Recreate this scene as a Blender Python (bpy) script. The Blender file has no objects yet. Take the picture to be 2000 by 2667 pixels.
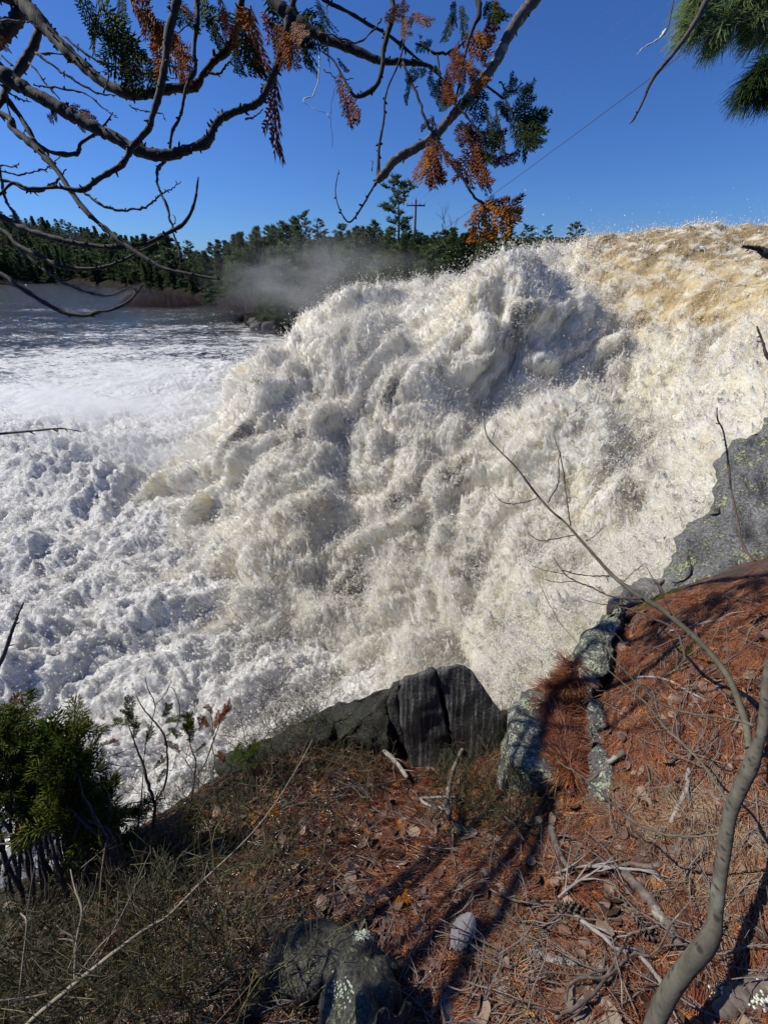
import bpy, math, random
import numpy as np
from mathutils import Vector, Matrix, Euler
random.seed(7); rng = np.random.default_rng(7)
R = math.radians
SC = bpy.context.scene
# ------------------------------------------------------------------ camera, sky, sun, exposure
PITCH = R(31.1); FPX = 1050.0; EYE = np.array([0.0, 0.0, 6.0])
cam_d = bpy.data.cameras.new('camera'); cam = bpy.data.objects.new('camera', cam_d)
SC.collection.objects.link(cam); SC.camera = cam
cam.location = EYE; cam.rotation_euler = (R(90) - PITCH, 0, 0)
cam_d.sensor_fit = 'VERTICAL'; cam_d.sensor_height = 36; cam_d.lens = FPX / 2667 * 36
cam_d.clip_start = 0.02; cam_d.clip_end = 3000
SUN_AZ, SUN_EL = R(-74), R(43)          # azimuth from +Y towards +X, elevation
world = bpy.data.worlds.new('World'); SC.world = world; world.use_nodes = True
wn = world.node_tree; wn.nodes.clear()
sky = wn.nodes.new('ShaderNodeTexSky'); sky.sky_type = 'NISHITA'; sky.sun_disc = False
sky.sun_elevation = SUN_EL; sky.sun_rotation = SUN_AZ
sky.altitude = 600; sky.air_density = 1.0; sky.dust_density = 0.35; sky.ozone_density = 4.0
bg = wn.nodes.new('ShaderNodeBackground'); bg.inputs[1].default_value = 0.1
wo = wn.nodes.new('ShaderNodeOutputWorld')
tn = wn.nodes.new('ShaderNodeMix'); tn.data_type = 'RGBA'; tn.blend_type = 'MULTIPLY'; tn.inputs[0].default_value = 1; tn.inputs[7].default_value = (.31, .52, .90, 1)
wn.links.new(sky.outputs[0], tn.inputs[6]); wn.links.new(tn.outputs[2], bg.inputs[0]); wn.links.new(bg.outputs[0], wo.inputs[0])
sd = bpy.data.lights.new('sun', 'SUN'); sun = bpy.data.objects.new('sun', sd); SC.collection.objects.link(sun)
sd.energy = 4.8; sd.angle = R(0.5); sd.color = (1.0, 0.945, 0.84)
sv = Vector((math.cos(SUN_EL) * math.sin(SUN_AZ), math.cos(SUN_EL) * math.cos(SUN_AZ), math.sin(SUN_EL)))
sun.rotation_euler = sv.to_track_quat('Z', 'Y').to_euler(); sun.location = (0, 0, 60)
SC.view_settings.view_transform = 'Standard'; SC.view_settings.look = 'None'
SC.view_settings.exposure = 0.22; SC.view_settings.gamma = 1; SC.view_settings.use_curve_mapping = False
SC.render.engine = 'CYCLES'
cy = SC.cycles
cy.max_bounces = 8; cy.diffuse_bounces = 6; cy.glossy_bounces = 2; cy.transmission_bounces = 4
cy.transparent_max_bounces = 6; cy.volume_bounces = 1; cy.caustics_reflective = False; cy.caustics_refractive = False
cy.volume_step_rate = 4.0; cy.volume_max_steps = 64

# ------------------------------------------------------------------ helpers
cP, sP = math.cos(PITCH), math.sin(PITCH)
def ray(px, py):
    x = (px - 1000) / FPX; y = (1333.5 - py) / FPX
    return np.array([x, cP + sP * y, -sP + cP * y])
def at_d(px, py, d): return EYE + ray(px, py) * d
def at_r(px, py, r):
    v = ray(px, py); return EYE + v * (r / math.hypot(v[0], v[1]))
def at_z(px, py, z):
    v = ray(px, py); return EYE + v * ((z - EYE[2]) / v[2])

_rs = np.random.RandomState(3)
_perm = np.tile(_rs.permutation(256), 2).astype(np.int32)
_g = _rs.normal(size=(256, 3)); _g /= np.linalg.norm(_g, axis=1)[:, None]; _g = _g.astype(np.float32)
def noise(x, y, z):
    x = np.asarray(x, np.float32); y = np.asarray(y, np.float32) + 0 * x; z = np.asarray(z, np.float32) + 0 * x
    xi = np.floor(x); yi = np.floor(y); zi = np.floor(z)
    xf = x - xi; yf = y - yi; zf = z - zi
    X = xi.astype(np.int32) & 255; Y = yi.astype(np.int32) & 255; Z = zi.astype(np.int32) & 255
    u = xf * xf * xf * (xf * (xf * 6 - 15) + 10); v = yf * yf * yf * (yf * (yf * 6 - 15) + 10); w = zf * zf * zf * (zf * (zf * 6 - 15) + 10)
    out = 0
    for i in (0, 1):
        a = _perm[(X + i) & 255]; wx = u if i else 1 - u
        for j in (0, 1):
            b = _perm[(a + Y + j) & 255]; wy = v if j else 1 - v
            for k in (0, 1):
                h = _perm[(b + Z + k) & 255]; wz = w if k else 1 - w
                out = out + wx * wy * wz * (_g[h, 0] * (xf - i) + _g[h, 1] * (yf - j) + _g[h, 2] * (zf - k))
    return out * 1.6
def fbm(x, y, z, o=4, l=2.03, g=.5):
    a = 1.; s = 0.; t = 0.
    for i in range(o):
        s = s + a * noise(x + 17.3 * i, y - 9.1 * i, z + 5.7 * i); t += a; a *= g; x = x * l; y = y * l; z = z * l
    return s / t
def sstep(a, b, x):
    t = np.clip((x - a) / (b - a), 0, 1); return t * t * (3 - 2 * t)
class RBF:
    """thin plate height field through scattered world points"""
    def __init__(s, P, smooth=0.02):
        P = np.asarray(P, float); s.P = P[:, :2]; n = len(P)
        K = s.k(s.P, s.P) + smooth * np.eye(n); Q = np.c_[np.ones(n), s.P]
        A = np.block([[K, Q], [Q.T, np.zeros((3, 3))]])
        s.w = np.linalg.solve(A, np.r_[P[:, 2], 0, 0, 0])
    def k(s, a, b):
        d2 = ((a[:, None, :] - b[None]) ** 2).sum(2) + 1e-9; return 0.5 * d2 * np.log(d2)
    def __call__(s, x, y):
        sh = np.shape(x); q = np.c_[np.ravel(x), np.ravel(y)]; out = np.empty(len(q))
        for i in range(0, len(q), 60000):
            c = q[i:i + 60000]; out[i:i + 60000] = s.k(c, s.P) @ s.w[:-3] + s.w[-3] + c @ s.w[-2:]
        return out.reshape(sh)

class MB:
    """collects verts and tri/quad faces, then links ONE mesh object"""
    def __init__(s): s.V = []; s.T = []; s.Q = []; s.n = 0; s.C = []; s.hasc = False
    def add(s, V, T=None, Q=None, c=None):
        V = np.asarray(V, float).reshape(-1, 3)
        if T is not None and len(T): s.T.append(np.asarray(T, int).reshape(-1, 3) + s.n)
        if Q is not None and len(Q): s.Q.append(np.asarray(Q, int).reshape(-1, 4) + s.n)
        s.V.append(V); s.n += len(V)
        s.C.append(np.full(len(V), 0.5 if c is None else c) if np.isscalar(c) or c is None else np.asarray(c))
        if c is not None: s.hasc = True
        return s
    def tube(s, pts, rad, sides=6, c=None, cap=True):
        P = np.asarray(pts, float); n = len(P); rad = np.broadcast_to(np.asarray(rad, float), (n,))
        t = np.gradient(P, axis=0); t /= np.linalg.norm(t, axis=1)[:, None] + 1e-9
        up = np.array([0, 0, 1.]) if abs(t[0, 2]) < .9 else np.array([1., 0, 0])
        a = np.cross(t[0], up); a /= np.linalg.norm(a); ring = []
        an = np.linspace(0, 2 * np.pi, sides, endpoint=False)
        for i in range(n):
            a = a - t[i] * (a @ t[i]); a /= np.linalg.norm(a) + 1e-9; b = np.cross(t[i], a)
            ring.append(P[i] + rad[i] * (np.cos(an)[:, None] * a + np.sin(an)[:, None] * b))
        V = np.concatenate(ring); i0 = np.arange(n - 1)[:, None] * sides; j = np.arange(sides)[None]; j2 = (j + 1) % sides
        Q = np.stack([i0 + j, i0 + j2, i0 + sides + j2, i0 + sides + j], -1).reshape(-1, 4)
        T = []
        if cap:
            V = np.concatenate([V, P[:1] - t[:1] * rad[0] * .3, P[-1:] + t[-1:] * rad[-1] * .8]); m = n * sides
            for k in range(sides):
                T.append((m, (k + 1) % sides, k)); T.append((m + 1, m - sides + k, m - sides + (k + 1) % sides))
        return s.add(V, T, Q, c)
    def box(s, c, size, rot=None, col=None):
        V = np.array([(x, y, z) for x in (-.5, .5) for y in (-.5, .5) for z in (-.5, .5)]) * np.asarray(size)
        if rot is not None: V = V @ np.array(rot.to_matrix()).T
        return s.add(V + np.asarray(c), None, [(0, 1, 3, 2), (4, 6, 7, 5), (0, 4, 5, 1), (2, 3, 7, 6), (0, 2, 6, 4), (1, 5, 7, 3)], col)
    def copies(s, V, T, M, Tr, Q=None, c=None):
        """join N transformed copies; M (N,3,3), Tr (N,3)"""
        N = len(M); nv = len(V)
        W = np.einsum('nij,vj->nvi', M, V) + Tr[:, None]; off = (np.arange(N) * nv)[:, None, None]
        C = None if c is None else np.repeat(c, nv)
        return s.add(W.reshape(-1, 3), None if T is None or not len(T) else (np.asarray(T)[None] + off).reshape(-1, 3),
                     None if Q is None or not len(Q) else (np.asarray(Q)[None] + off).reshape(-1, 4), C)
    def arrays(s):
        return (np.concatenate(s.V), np.concatenate(s.T) if s.T else np.zeros((0, 3), int), np.concatenate(s.Q) if s.Q else np.zeros((0, 4), int))
    def mesh(s, name, smooth=True, origin=(0, 0, 0)):
        V, T, Q = s.arrays(); V = V - np.asarray(origin)
        me = bpy.data.meshes.new(name); me.vertices.add(len(V)); me.vertices.foreach_set('co', V.ravel().astype(np.float32))
        nt, nq = len(T), len(Q); me.loops.add(nt * 3 + nq * 4); me.polygons.add(nt + nq)
        me.loops.foreach_set('vertex_index', np.r_[T.ravel(), Q.ravel()].astype(np.int32))
        me.polygons.foreach_set('loop_start', np.r_[np.arange(nt) * 3, nt * 3 + np.arange(nq) * 4].astype(np.int32))
        me.update(calc_edges=True)
        if smooth: me.shade_smooth()
        if s.hasc: at = me.attributes.new('tint', 'FLOAT', 'POINT'); at.data.foreach_set('value', np.concatenate(s.C).astype(np.float32))
        return me
    def build(s, name, mat, parent=None, smooth=True, origin=(0, 0, 0)):
        me = s.mesh(name, smooth, origin); me.materials.append(mat)
        return link(name, me, parent, origin)
def link(name, data, parent=None, loc=(0, 0, 0)):
    o = bpy.data.objects.new(name, data); SC.collection.objects.link(o); o.location = loc
    if parent is not None:
        o.parent = parent; o.location = Vector(loc) - parent.matrix_world.translation if parent.type == 'EMPTY' else loc
    return o
def tag(o, label=None, cat=None, group=None, kind=None):
    if label: o['label'] = label
    if cat: o['category'] = cat
    if group: o['group'] = group
    if kind: o['kind'] = kind
    return o
def empty(name, loc, label=None, cat=None, group=None):
    o = bpy.data.objects.new(name, None); SC.collection.objects.link(o); o.location = Vector(loc); o.empty_display_size = .1
    o.matrix_world = Matrix.Translation(Vector(loc))
    return tag(o, label, cat, group)
def grid_quads(nu, nv):
    i = np.arange(nu - 1)[:, None]; j = np.arange(nv - 1)[None]; a = i * nv + j
    return np.stack([a, a + nv, a + nv + 1, a + 1], -1).reshape(-1, 4)
def attr(me, name, v):
    at = me.attributes.new(name, 'FLOAT', 'POINT'); at.data.foreach_set('value', np.ravel(v).astype(np.float32))
def smooth_path(P, n=6):
    """Catmull-Rom through rows of any width"""
    P = np.asarray(P, float); Q = np.vstack([2 * P[0] - P[1], P, 2 * P[-1] - P[-2]]); out = []
    for i in range(len(P) - 1):
        a, b, c, d = Q[i:i + 4]
        for t in np.linspace(0, 1, n, endpoint=False):
            out.append(.5 * (2 * b + (c - a) * t + (2 * a - 5 * b + 4 * c - d) * t * t + (3 * b - a - 3 * c + d) * t ** 3))
    out.append(P[-1]); return np.array(out)

# ------------------------------------------------------------------ materials
class NT:
    def __init__(s, name):
        s.m = bpy.data.materials.new(name); s.m.use_nodes = True; s.t = s.m.node_tree; s.t.nodes.clear()
        s.o = s.n('ShaderNodeOutputMaterial'); s.co = None
    def n(s, t, **k):
        x = s.t.nodes.new(t)
        for a, b in k.items(): setattr(x, a, b)
        return x
    def l(s, a, b): s.t.links.new(a, b)
    def val(s, x, v):
        if hasattr(v, 'is_output') or isinstance(v, bpy.types.NodeSocket): s.l(v, x)
        else: x.default_value = v
    def coord(s):
        if s.co is None: s.co = s.n('ShaderNodeNewGeometry').outputs['Position']
        return s.co
    def objco(s): return s.n('ShaderNodeTexCoord').outputs['Object']
    def noise(s, scale, detail=4, rough=.55, stretch=None, dist=0, co=None, color=False):
        c = co or s.coord()
        if stretch:
            mp = s.n('ShaderNodeMapping'); s.l(c, mp.inputs[0]); mp.inputs['Scale'].default_value = stretch[:3]
            if len(stretch) > 3: mp.inputs['Rotation'].default_value = stretch[3]
            c = mp.outputs[0]
        x = s.n('ShaderNodeTexNoise'); s.l(c, x.inputs['Vector'])
        x.inputs['Scale'].default_value = scale; x.inputs['Detail'].default_value = detail; x.inputs['Roughness'].default_value = rough; x.inputs['Distortion'].default_value = dist
        return x.outputs[1 if color else 0]
    def vor(s, scale, feature='F1', co=None, out='Distance'):
        x = s.n('ShaderNodeTexVoronoi', feature=feature); s.l(co or s.coord(), x.inputs['Vector']); x.inputs['Scale'].default_value = scale
        return x.outputs[out]
    def ramp(s, f, stops):
        x = s.n('ShaderNodeValToRGB'); s.l(f, x.inputs[0]); e = x.color_ramp.elements
        while len(e) < len(stops): e.new(.5)
        for k, (p, c) in zip(e, stops):
            k.position = p; k.color = (*c, 1) if len(c) == 3 else c
        return x.outputs[0]
    def rng(s, f, a, b, c=0., d=1.):
        x = s.n('ShaderNodeMapRange'); s.l(f, x.inputs[0]); x.interpolation_type = 'SMOOTHSTEP'
        for i, v in zip((1, 2, 3, 4), (a, b, c, d)): x.inputs[i].default_value = v
        return x.outputs[0]
    def math(s, op, a, b=0.):
        x = s.n('ShaderNodeMath', operation=op); s.val(x.inputs[0], a); s.val(x.inputs[1], b); return x.outputs[0]
    def mix(s, f, a, b, mode='MIX'):
        x = s.n('ShaderNodeMix', data_type='RGBA', blend_type=mode); s.val(x.inputs[0], f)
        for k, v in ((6, a), (7, b)):
            s.val(x.inputs[k], (*v, 1) if isinstance(v, tuple) and len(v) == 3 else v)
        return x.outputs[2]
    def attr(s, name): return s.n('ShaderNodeAttribute', attribute_name=name).outputs['Fac']
    def rand(s): return s.n('ShaderNodeObjectInfo').outputs['Random']
    def bump(s, h, strength=.5, dist=.02, nrm=None):
        x = s.n('ShaderNodeBump'); x.inputs['Strength'].default_value = strength; x.inputs['Distance'].default_value = dist
        s.l(h, x.inputs['Height'])
        if nrm: s.l(nrm, x.inputs['Normal'])
        return x.outputs[0]
    def pbr(s, col, rough=.6, nrm=None, spec=.5, coat=0, trans=None, tcol=None):
        b = s.n('ShaderNodeBsdfPrincipled'); s.val(b.inputs['Base Color'], (*col, 1) if isinstance(col, tuple) else col)
        s.val(b.inputs['Roughness'], rough); s.val(b.inputs['Specular IOR Level'], spec); b.inputs['Coat Weight'].default_value = coat
        if nrm: s.l(nrm, b.inputs['Normal'])
        out = b.outputs[0]
        if trans:
            t = s.n('ShaderNodeBsdfTranslucent'); s.val(t.inputs[0], (*tcol, 1) if isinstance(tcol, tuple) else (tcol or ((*col, 1) if isinstance(col, tuple) else col)))
            if nrm: s.l(nrm, t.inputs['Normal'])
            mx = s.n('ShaderNodeMixShader'); mx.inputs[0].default_value = trans
            s.l(out, mx.inputs[1]); s.l(t.outputs[0], mx.inputs[2]); out = mx.outputs[0]
        s.l(out, s.o.inputs['Surface']); return s.m
# ------------------------------------------------------------------ water materials
def m_foam():
    k = NT('white_water'); tint = k.attr('tint')
    n1 = k.noise(2.2, 4); n2 = k.noise(26, 6, .75, stretch=(1, 1, .6), dist=1.0); n3 = k.noise(75, 4, .8)
    base = k.ramp(tint, [(0, (.94, .92, .83)), (.35, (.89, .83, .65)), (.7, (.62, .47, .22)), (1, (.32, .22, .085))])
    cream = k.mix(k.rng(n1, .45, .7), base, (.86, .79, .62))
    col = k.mix(k.math('MULTIPLY', k.rng(n2, .46, .34), .30), cream, (.72, .68, .57))
    n4 = k.noise(13, 7, .8, dist=1.2); th = k.math('MULTIPLY', k.attr('thin'), k.rng(n4, .66, .44)); col = k.mix(th, col, k.ramp(n3, [(.35, (.05, .048, .042)), (.6, (.26, .25, .21))]))
    h = k.math('ADD', k.math('MULTIPLY', n2, 1.0), k.math('MULTIPLY', n3, .7))
    m = k.pbr(col, .42, k.bump(h, 1.0, .055), .5)
    b = [x for x in k.t.nodes if x.type == 'BSDF_PRINCIPLED'][0]; b.inputs['Subsurface Weight'].default_value = .85; b.inputs['Subsurface Radius'].default_value = (1, .93, .8); b.inputs['Subsurface Scale'].default_value = .45
    return m
def m_river():
    k = NT('river_water'); foam = k.attr('foam')
    st = (1, 1, 1)
    f1 = k.noise(.7, 7, .72, stretch=(.6, 1.5, 1), dist=1.5); f2 = k.noise(3.2, 6, .75, stretch=(.7, 1.4, 1), dist=1.2)
    v = k.math('ADD', foam, k.math('MULTIPLY', k.math('SUBTRACT', k.math('ADD', k.math('MULTIPLY', f1, .5), k.math('MULTIPLY', f2, .5)), .5), 2.6))
    m = k.rng(v, .42, .66)
    w1 = k.noise(.55, 5, .62, stretch=(1, 1.6, 1)); w2 = k.noise(3.2, 5, .65); w3 = k.noise(14, 4, .7)
    h = k.math('ADD', k.math('MULTIPLY', w1, 1.0), k.math('ADD', k.math('MULTIPLY', w2, .28), k.math('MULTIPLY', w3, .10)))
    nr = k.bump(h, 1.0, 1.3)
    col = k.mix(m, (.010, .011, .010), k.mix(k.rng(f2, .35, .7), (.70, .69, .66), (.90, .90, .87)))
    nr2 = k.bump(f2, .7, .05, nr)
    b = k.n('ShaderNodeBsdfPrincipled'); k.l(col, b.inputs['Base Color']); k.l(k.rng(m, 0, 1, .12, .5), b.inputs['Roughness'])
    b.inputs['IOR'].default_value = 1.33; b.inputs['Specular Tint'].default_value = (.9, .97, 1, 1); k.l(nr2, b.inputs['Normal'])
    b.inputs['Subsurface Radius'].default_value = (1, .95, .85); b.inputs['Subsurface Scale'].default_value = .12; k.l(k.math('MULTIPLY', m, .8), b.inputs['Subsurface Weight'])
    k.l(b.outputs[0], k.o.inputs[0]); return k.m
def m_wetrock():
    k = NT('wet_rock'); n = k.noise(5, 6, .7)
    return k.pbr(k.ramp(n, [(.3, (.06, .056, .048)), (.7, (.30, .28, .23))]), .3, k.bump(n, .9, .08), .7)
FOAM, RIVER, WETROCK = m_foam(), m_river(), m_wetrock()

# ------------------------------------------------------------------ waterfall height field (world metres, river level 0)
WC = [(2000,578,24),(1860,566,24),(1700,590,23),(1560,630,22),(1450,666,21.5),(1400,700,21),
 (1600,750,18),(1750,700,19),(1900,680,20),(2000,720,18),(1900,850,15.5),(2000,900,13.5),(1750,900,14.5),(1620,860,16),(1540,770,17),
 (1300,694,14.5),(1380,700,14.5),(1450,722,14.6),(1500,790,14.3),(1220,756,13.6),(1250,820,12.8),(1370,820,12.6),(1150,840,13.2),(1100,880,13.4),(1300,910,12.6),(1450,930,13.4),
 (1560,960,13.6),(1450,1000,12.4),(1330,1010,12.2),(1500,1050,9.9),(1600,1090,9.8),(1400,1080,9.9),(1250,1100,10.2),(1660,1200,9.4),(1760,1130,10.8),
 (1850,1030,11.4),(1950,990,11),(1980,1080,9),(1880,1250,8),(1800,1350,7),(1740,1450,6.2),(1500,1230,8.1),(1350,1250,8.2),(1600,1350,7.4),(1400,1430,6.5),
 (1200,1400,7),(1650,1500,5.9),(1500,1600,5.1),(1330,1700,4.7),(1200,1600,5.2),(1050,1650,5),(900,1780,4.3),
 (1000,1200,9),(1100,1010,11.2),(950,1010,11.6),(1000,910,13.2),(900,920,14),(850,1100,10.7),(750,1200,10),(700,1350,8.9),(850,1400,7.8),(1000,1420,7.2),
 (700,1600,6.2),(800,1700,5.2),(600,1480,7.9),(740,890,15.8),(650,955,15.2),(600,1040,14.3),(530,1140,13.4),(455,1220,13),(385,1310,12.9),(640,1150,10.9),(560,1280,10.7),
 (1190,748,25),(1100,752,26),(980,766,26),(870,792,24),(800,830,21.5),(900,850,19.5),(1000,825,21),(1100,805,22)]
TOE = {(385,1310),(455,1220),(530,1140),(560,1280),(600,1480),(640,1150),(600,1040)}
WP = [at_r(a, b, r if r < 8 or (a, b) in TOE else 8 + (r - 8) * .84) for a, b, r in WC]
for px, py, r, z in [(740,880,19,1.2),(660,940,18.5,.2),(590,1000,17.8,-.6),(520,1080,16.8,-1),(430,1180,15.8,-1.2),(350,1290,14.8,-1.4),(250,1400,12,-1.2),
                     (800,830,25,2.2),(870,792,28,3.0),(980,766,31,3.6),(1100,752,32,4.2),(1190,740,32,4.6),(1300,690,24,5.4),(1300,690,18,5.1),(1380,680,18.5,5.4),
                     (450,1500,8.6,-.9),(560,1700,6.2,-.5),(700,1850,4.6,-.3),(500,1900,4.4,-.8),(1450,650,30,6.7),(1560,630,28,7.0),(1700,590,30,7.2),(2000,578,31,7.4),
                     (2300,600,30,7.6),(2300,900,18,6.6),(2300,1200,12,5),(1560,630,40,7.2),(2000,578,42,7.4),(2300,600,44,7.6),(900,2000,3,.0),(1400,1900,3.2,1.2),(1800,1600,4.2,2.2),(2200,1300,6.5,3.8)]:
    r = r if r < 8 or z < 0 else 8 + (r - 8) * .86
    v = ray(px, py); s = r / math.hypot(v[0], v[1]); WP.append(np.array([v[0] * s, v[1] * s, z]))
FALL = RBF(WP, 0.15)
def polar(b0, b1, nb, r0, r1, nr):
    b = np.radians(np.linspace(b0, b1, nb))[:, None]; r = np.exp(np.linspace(math.log(r0), math.log(r1), nr))[None]
    return np.sin(b) * r, np.cos(b) * r, b + 0 * r, r + 0 * b
def build_fall():
    nb, nr = 1000, 760
    X, Y, B, RR = polar(-38, 54, nb, 2.4, 44, nr)
    H = FALL(X, Y)
    P = np.stack([X, Y, H], -1)
    du = np.gradient(P, axis=0); dv = np.gradient(P, axis=1); N = np.cross(dv, du); N /= np.linalg.norm(N, axis=-1)[..., None] + 1e-9
    N *= np.sign(N[..., 2:3])
    fx, fy = -.78, -.62
    s = X * fx + Y * fy; t = -X * fy + Y * fx; z = H
    # trace every point along the current, so that streaks follow the falling water
    gx = FALL(X + .15, Y) - H; gy = FALL(X, Y + .15) - H; gl = np.hypot(gx, gy) + .02
    ux, uy = -gx / gl + fx * .55, -gy / gl + fy * .55; ul = np.hypot(ux, uy); ux, uy = ux / ul, uy / ul
    ux = ux.astype(np.float32); uy = uy.astype(np.float32)
    def streak(freq, L, k, o):
        a = 0
        for i in range(k):
            q = (i / (k - 1) - .5) * 2; a = a + noise((X + ux * q * L) * freq + o, (Y + uy * q * L) * freq, z * freq * .25 + o) * (1 - .5 * abs(q))
        return a / (k * .38)
    st1, st2, st3 = streak(1.6, .8, 7, 3.), streak(4.2, .32, 7, 11.), streak(11, .12, 6, 23.)
    # domain warp
    w1 = fbm(s * .35, t * .35, z * .35, 2); w2 = fbm(s * .35 + 31, t * .35 + 7, z * .35, 2)
    s2 = s + 1.1 * w1; t2 = t + 1.1 * w2
    calm = sstep(12, 16.5, RR) * sstep(R(18), R(28), B) * (1 - sstep(30, 40, RR) * 0)   # smoother tan sheet on the upper right
    edge = 1 - .75 * calm
    D = (.90 - .70 * calm) * (np.abs(noise(s2 * .30, t2 * .52, z * .4)) - .25)
    D = D + edge * .60 * (np.abs(noise(s2 * .8, t2 * 1.25, z * .9)) - .25)
    D = D + edge * .12 * (np.abs(noise(s2 * 1.9, t2 * 2.8, z * 2.2)) - .25) + (1 - .6 * calm) * (.15 * st1 + .065 * st2 + .034 * st3)
    D = D + edge * .07 * (np.abs(noise(s2 * 4.6, t2 * 6.2, z * 5)) - .25)
    s3 = s + .09 * noise(s * 6, t * 6, z * 6); t3 = t + .09 * noise(s * 6 + 9, t * 6, z * 6)
    fine = .5 * (1 - 2 * np.abs(noise(s3 * 6, t3 * 10, z * 9))) ** 3 * .07
    cf = 1 - .72 * calm
    D = D + cf * fine + cf * .055 * (np.abs(noise(s3 * 11, t3 * 14, z * 13)) - .2)
    D = D + cf * .045 * noise(s3 * 15, t3 * 17, z * 16) + cf * .032 * noise(s3 * 24, t3 * 27, z * 26) + cf * .03 * noise(s * 45, t * 48, z * 48)
    # scattered spikes where water is thrown up
    sp = np.clip(noise(s3 * 13 + 5, t3 * 13, z * 13) - .42, 0, 1) * .5
    D = D + sp * (1 - .9 * calm)
    Q = P + N * (D + .05 - .30 * sstep(15, 18.5, RR) * calm)[..., None]; Q[..., 2] += np.clip(sp, 0, 1) * .4
    tan = .08 + .40 * calm + .50 * calm * sstep(-.5, .4, fbm(s * .5, t * 1.6, z, 3) + .05) + .30 * sstep(.05, .5, fbm(s * .22, t * .6, z * .3, 3))
    tan = tan + .45 * sstep(17.5, 20, RR) * calm - .30 * np.clip(sp * 6, 0, 1) * (1 - .6 * calm) - .12 * np.clip(D, -1, 1)
    keep = (Q[..., 2] > -.35)
    # thin places where the dark rock shows through
    hole = np.full(X.shape, -1.)
    for px, py, r, rad in [(920,1560,6.3,.95),(1180,1215,8.6,.55),(1040,1330,7.9,.35),(750,1180,10.2,.7),(640,1165,11,.6),(1010,1080,10.6,.5),(1330,1030,12,.5),(1380,1480,6.3,.4),(1230,1500,6.2,.5),(1330,1660,5,.3)]:
        c = at_r(px, py, r); d = np.hypot(X - c[0], Y - c[1]); hole = np.maximum(hole, 1 - d / rad)
    pass
    thin = sstep(.05, .75, hole + .6 * fbm(s3 * 3, t3 * 3, z * 3, 3))
    mb = MB(); idx = grid_quads(nb, nr); kf = keep.ravel()
    f = idx[kf[idx].all(1)][:, ::-1]
    used = np.zeros(nb * nr, bool); used[f.ravel()] = True; remap = np.cumsum(used) - 1
    V = Q.reshape(-1, 3)[used]; mb.add(V, None, remap[f], np.clip(tan, 0, 1).ravel()[used])
    o = mb.build('waterfall', FOAM); attr(o.data, 'thin', thin.ravel()[used]); tag(o, 'white and tan torrent of flood water plunging over the rocks', kind='structure')
    # rock bed beneath the fall
    st = 4; Pb = (P - N * .62)[::st, ::st]; nb2, nr2 = Pb.shape[:2]
    Pb[..., 2] += .35 * fbm(Pb[..., 0] * 1.2, Pb[..., 1] * 1.2, Pb[..., 2], 3)
    o = MB().add(Pb.reshape(-1, 3), None, grid_quads(nb2, nr2)[:, ::-1]).build('rock_bed', WETROCK); tag(o, 'dark wet rock bed under the falling water', kind='structure')
    vis = used.reshape(nb, nr)
    return Q, N, D, B, RR, vis, calm, sp
FQ, FN, FD, FB, FR, FVIS, FCALM, FSP = build_fall()

# pool and river
SHORE_PX = [(-900, 770), (-300, 752), (0, 742), (130, 737), (300, 747), (450, 770), (560, 792), (630, 812), (640, 850), (760, 872)]
SHB, SHR = [], []
for p in SHORE_PX:
    q = at_z(p[0], p[1], 0.0); SHB.append(math.atan2(q[0], q[1])); SHR.append(math.hypot(q[0], q[1]))
SHB += [R(-6), R(0), R(10), R(22), R(40), R(60)]; SHR += [46, 42, 42, 50, 60, 66]
o_ = np.argsort(SHB); SHB = np.array(SHB)[o_]; SHR = np.array(SHR)[o_]
def shore_r(b): return np.interp(b, SHB, SHR)
def build_river():
    nb, nr = 760, 720
    X, Y, B, RR = polar(-88, 24, nb, 2.0, 300, nr)
    near = 1 - sstep(12, 60, RR)
    # turbulence is strongest at the foot of the fall
    toe = [at_z(*p) for p in ((385, 1310, 0), (520, 1450, 0), (600, 1600, 0), (650, 1800, 0), (300, 1500, 0), (560, 1000, 0))]
    d = np.min([np.hypot(X - t[0], Y - t[1]) for t in toe], axis=0)
    turb = np.exp(-d / 7)
    wx = X + .5 * noise(X * .5, Y * .5, 3); wy = Y + .5 * noise(X * .5 + 8, Y * .5, 5)
    Z = (.10 + .60 * turb) * (np.abs(noise(wx * .45, wy * .6, 1.3)) * 1.4 - .35)
    Z += (.06 + .20 * turb) * near * (np.abs(noise(wx * 1.2, wy * 1.6, 2)) * 1.4 - .3)
    Z += (.045 + .10 * turb) * near * (1 - 2 * np.abs(noise(wx * 3, wy * 4.2, 7)))
    Z += (.02 + .045 * turb) * near * (np.abs(noise(X * 7, Y * 9, 9)) * 1.5 - .2)
    Z += .03 * near * noise(X * 17, Y * 20, 4) + .015 * near * noise(X * 36, Y * 40, 2)
    for px, py, a, w in [(150,1235,.8,1.2),(290,1285,.9,1.1),(110,1440,.5,.6),(120,1710,.55,.9),(240,1550,.3,.6),(40,1180,.7,1.5),(330,1200,.6,1.6),(220,1110,.7,2.2)]:
        c = at_z(px, py, 0); Z += a * np.exp(-((X - c[0]) ** 2 + (Y - c[1]) ** 2) / w ** 2) * (1 + .5 * noise(X * 2, Y * 2, 1) + .25 * noise(X * 6, Y * 6, 1))
    foam = np.interp(RR, [0, 22, 38, 60, 100, 200], [1.25, .90, .56, .36, .22, .08]) + .22 * noise(X * .06, Y * .14, 1)
    foam = np.clip(foam, .06, 1.1) + .15 * sstep(60, 30, RR) * 0
    foam = foam + 0
    me = MB().add(np.stack([X, Y, Z], -1).reshape(-1, 3), None, grid_quads(nb, nr)[:, ::-1])
    o = me.build('river', RIVER); attr(o.data, 'foam', foam)
    tag(o, 'churning foam pool opening into the wide blue brown river', kind='structure')
    return X, Y, Z, RR, turb
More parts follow.
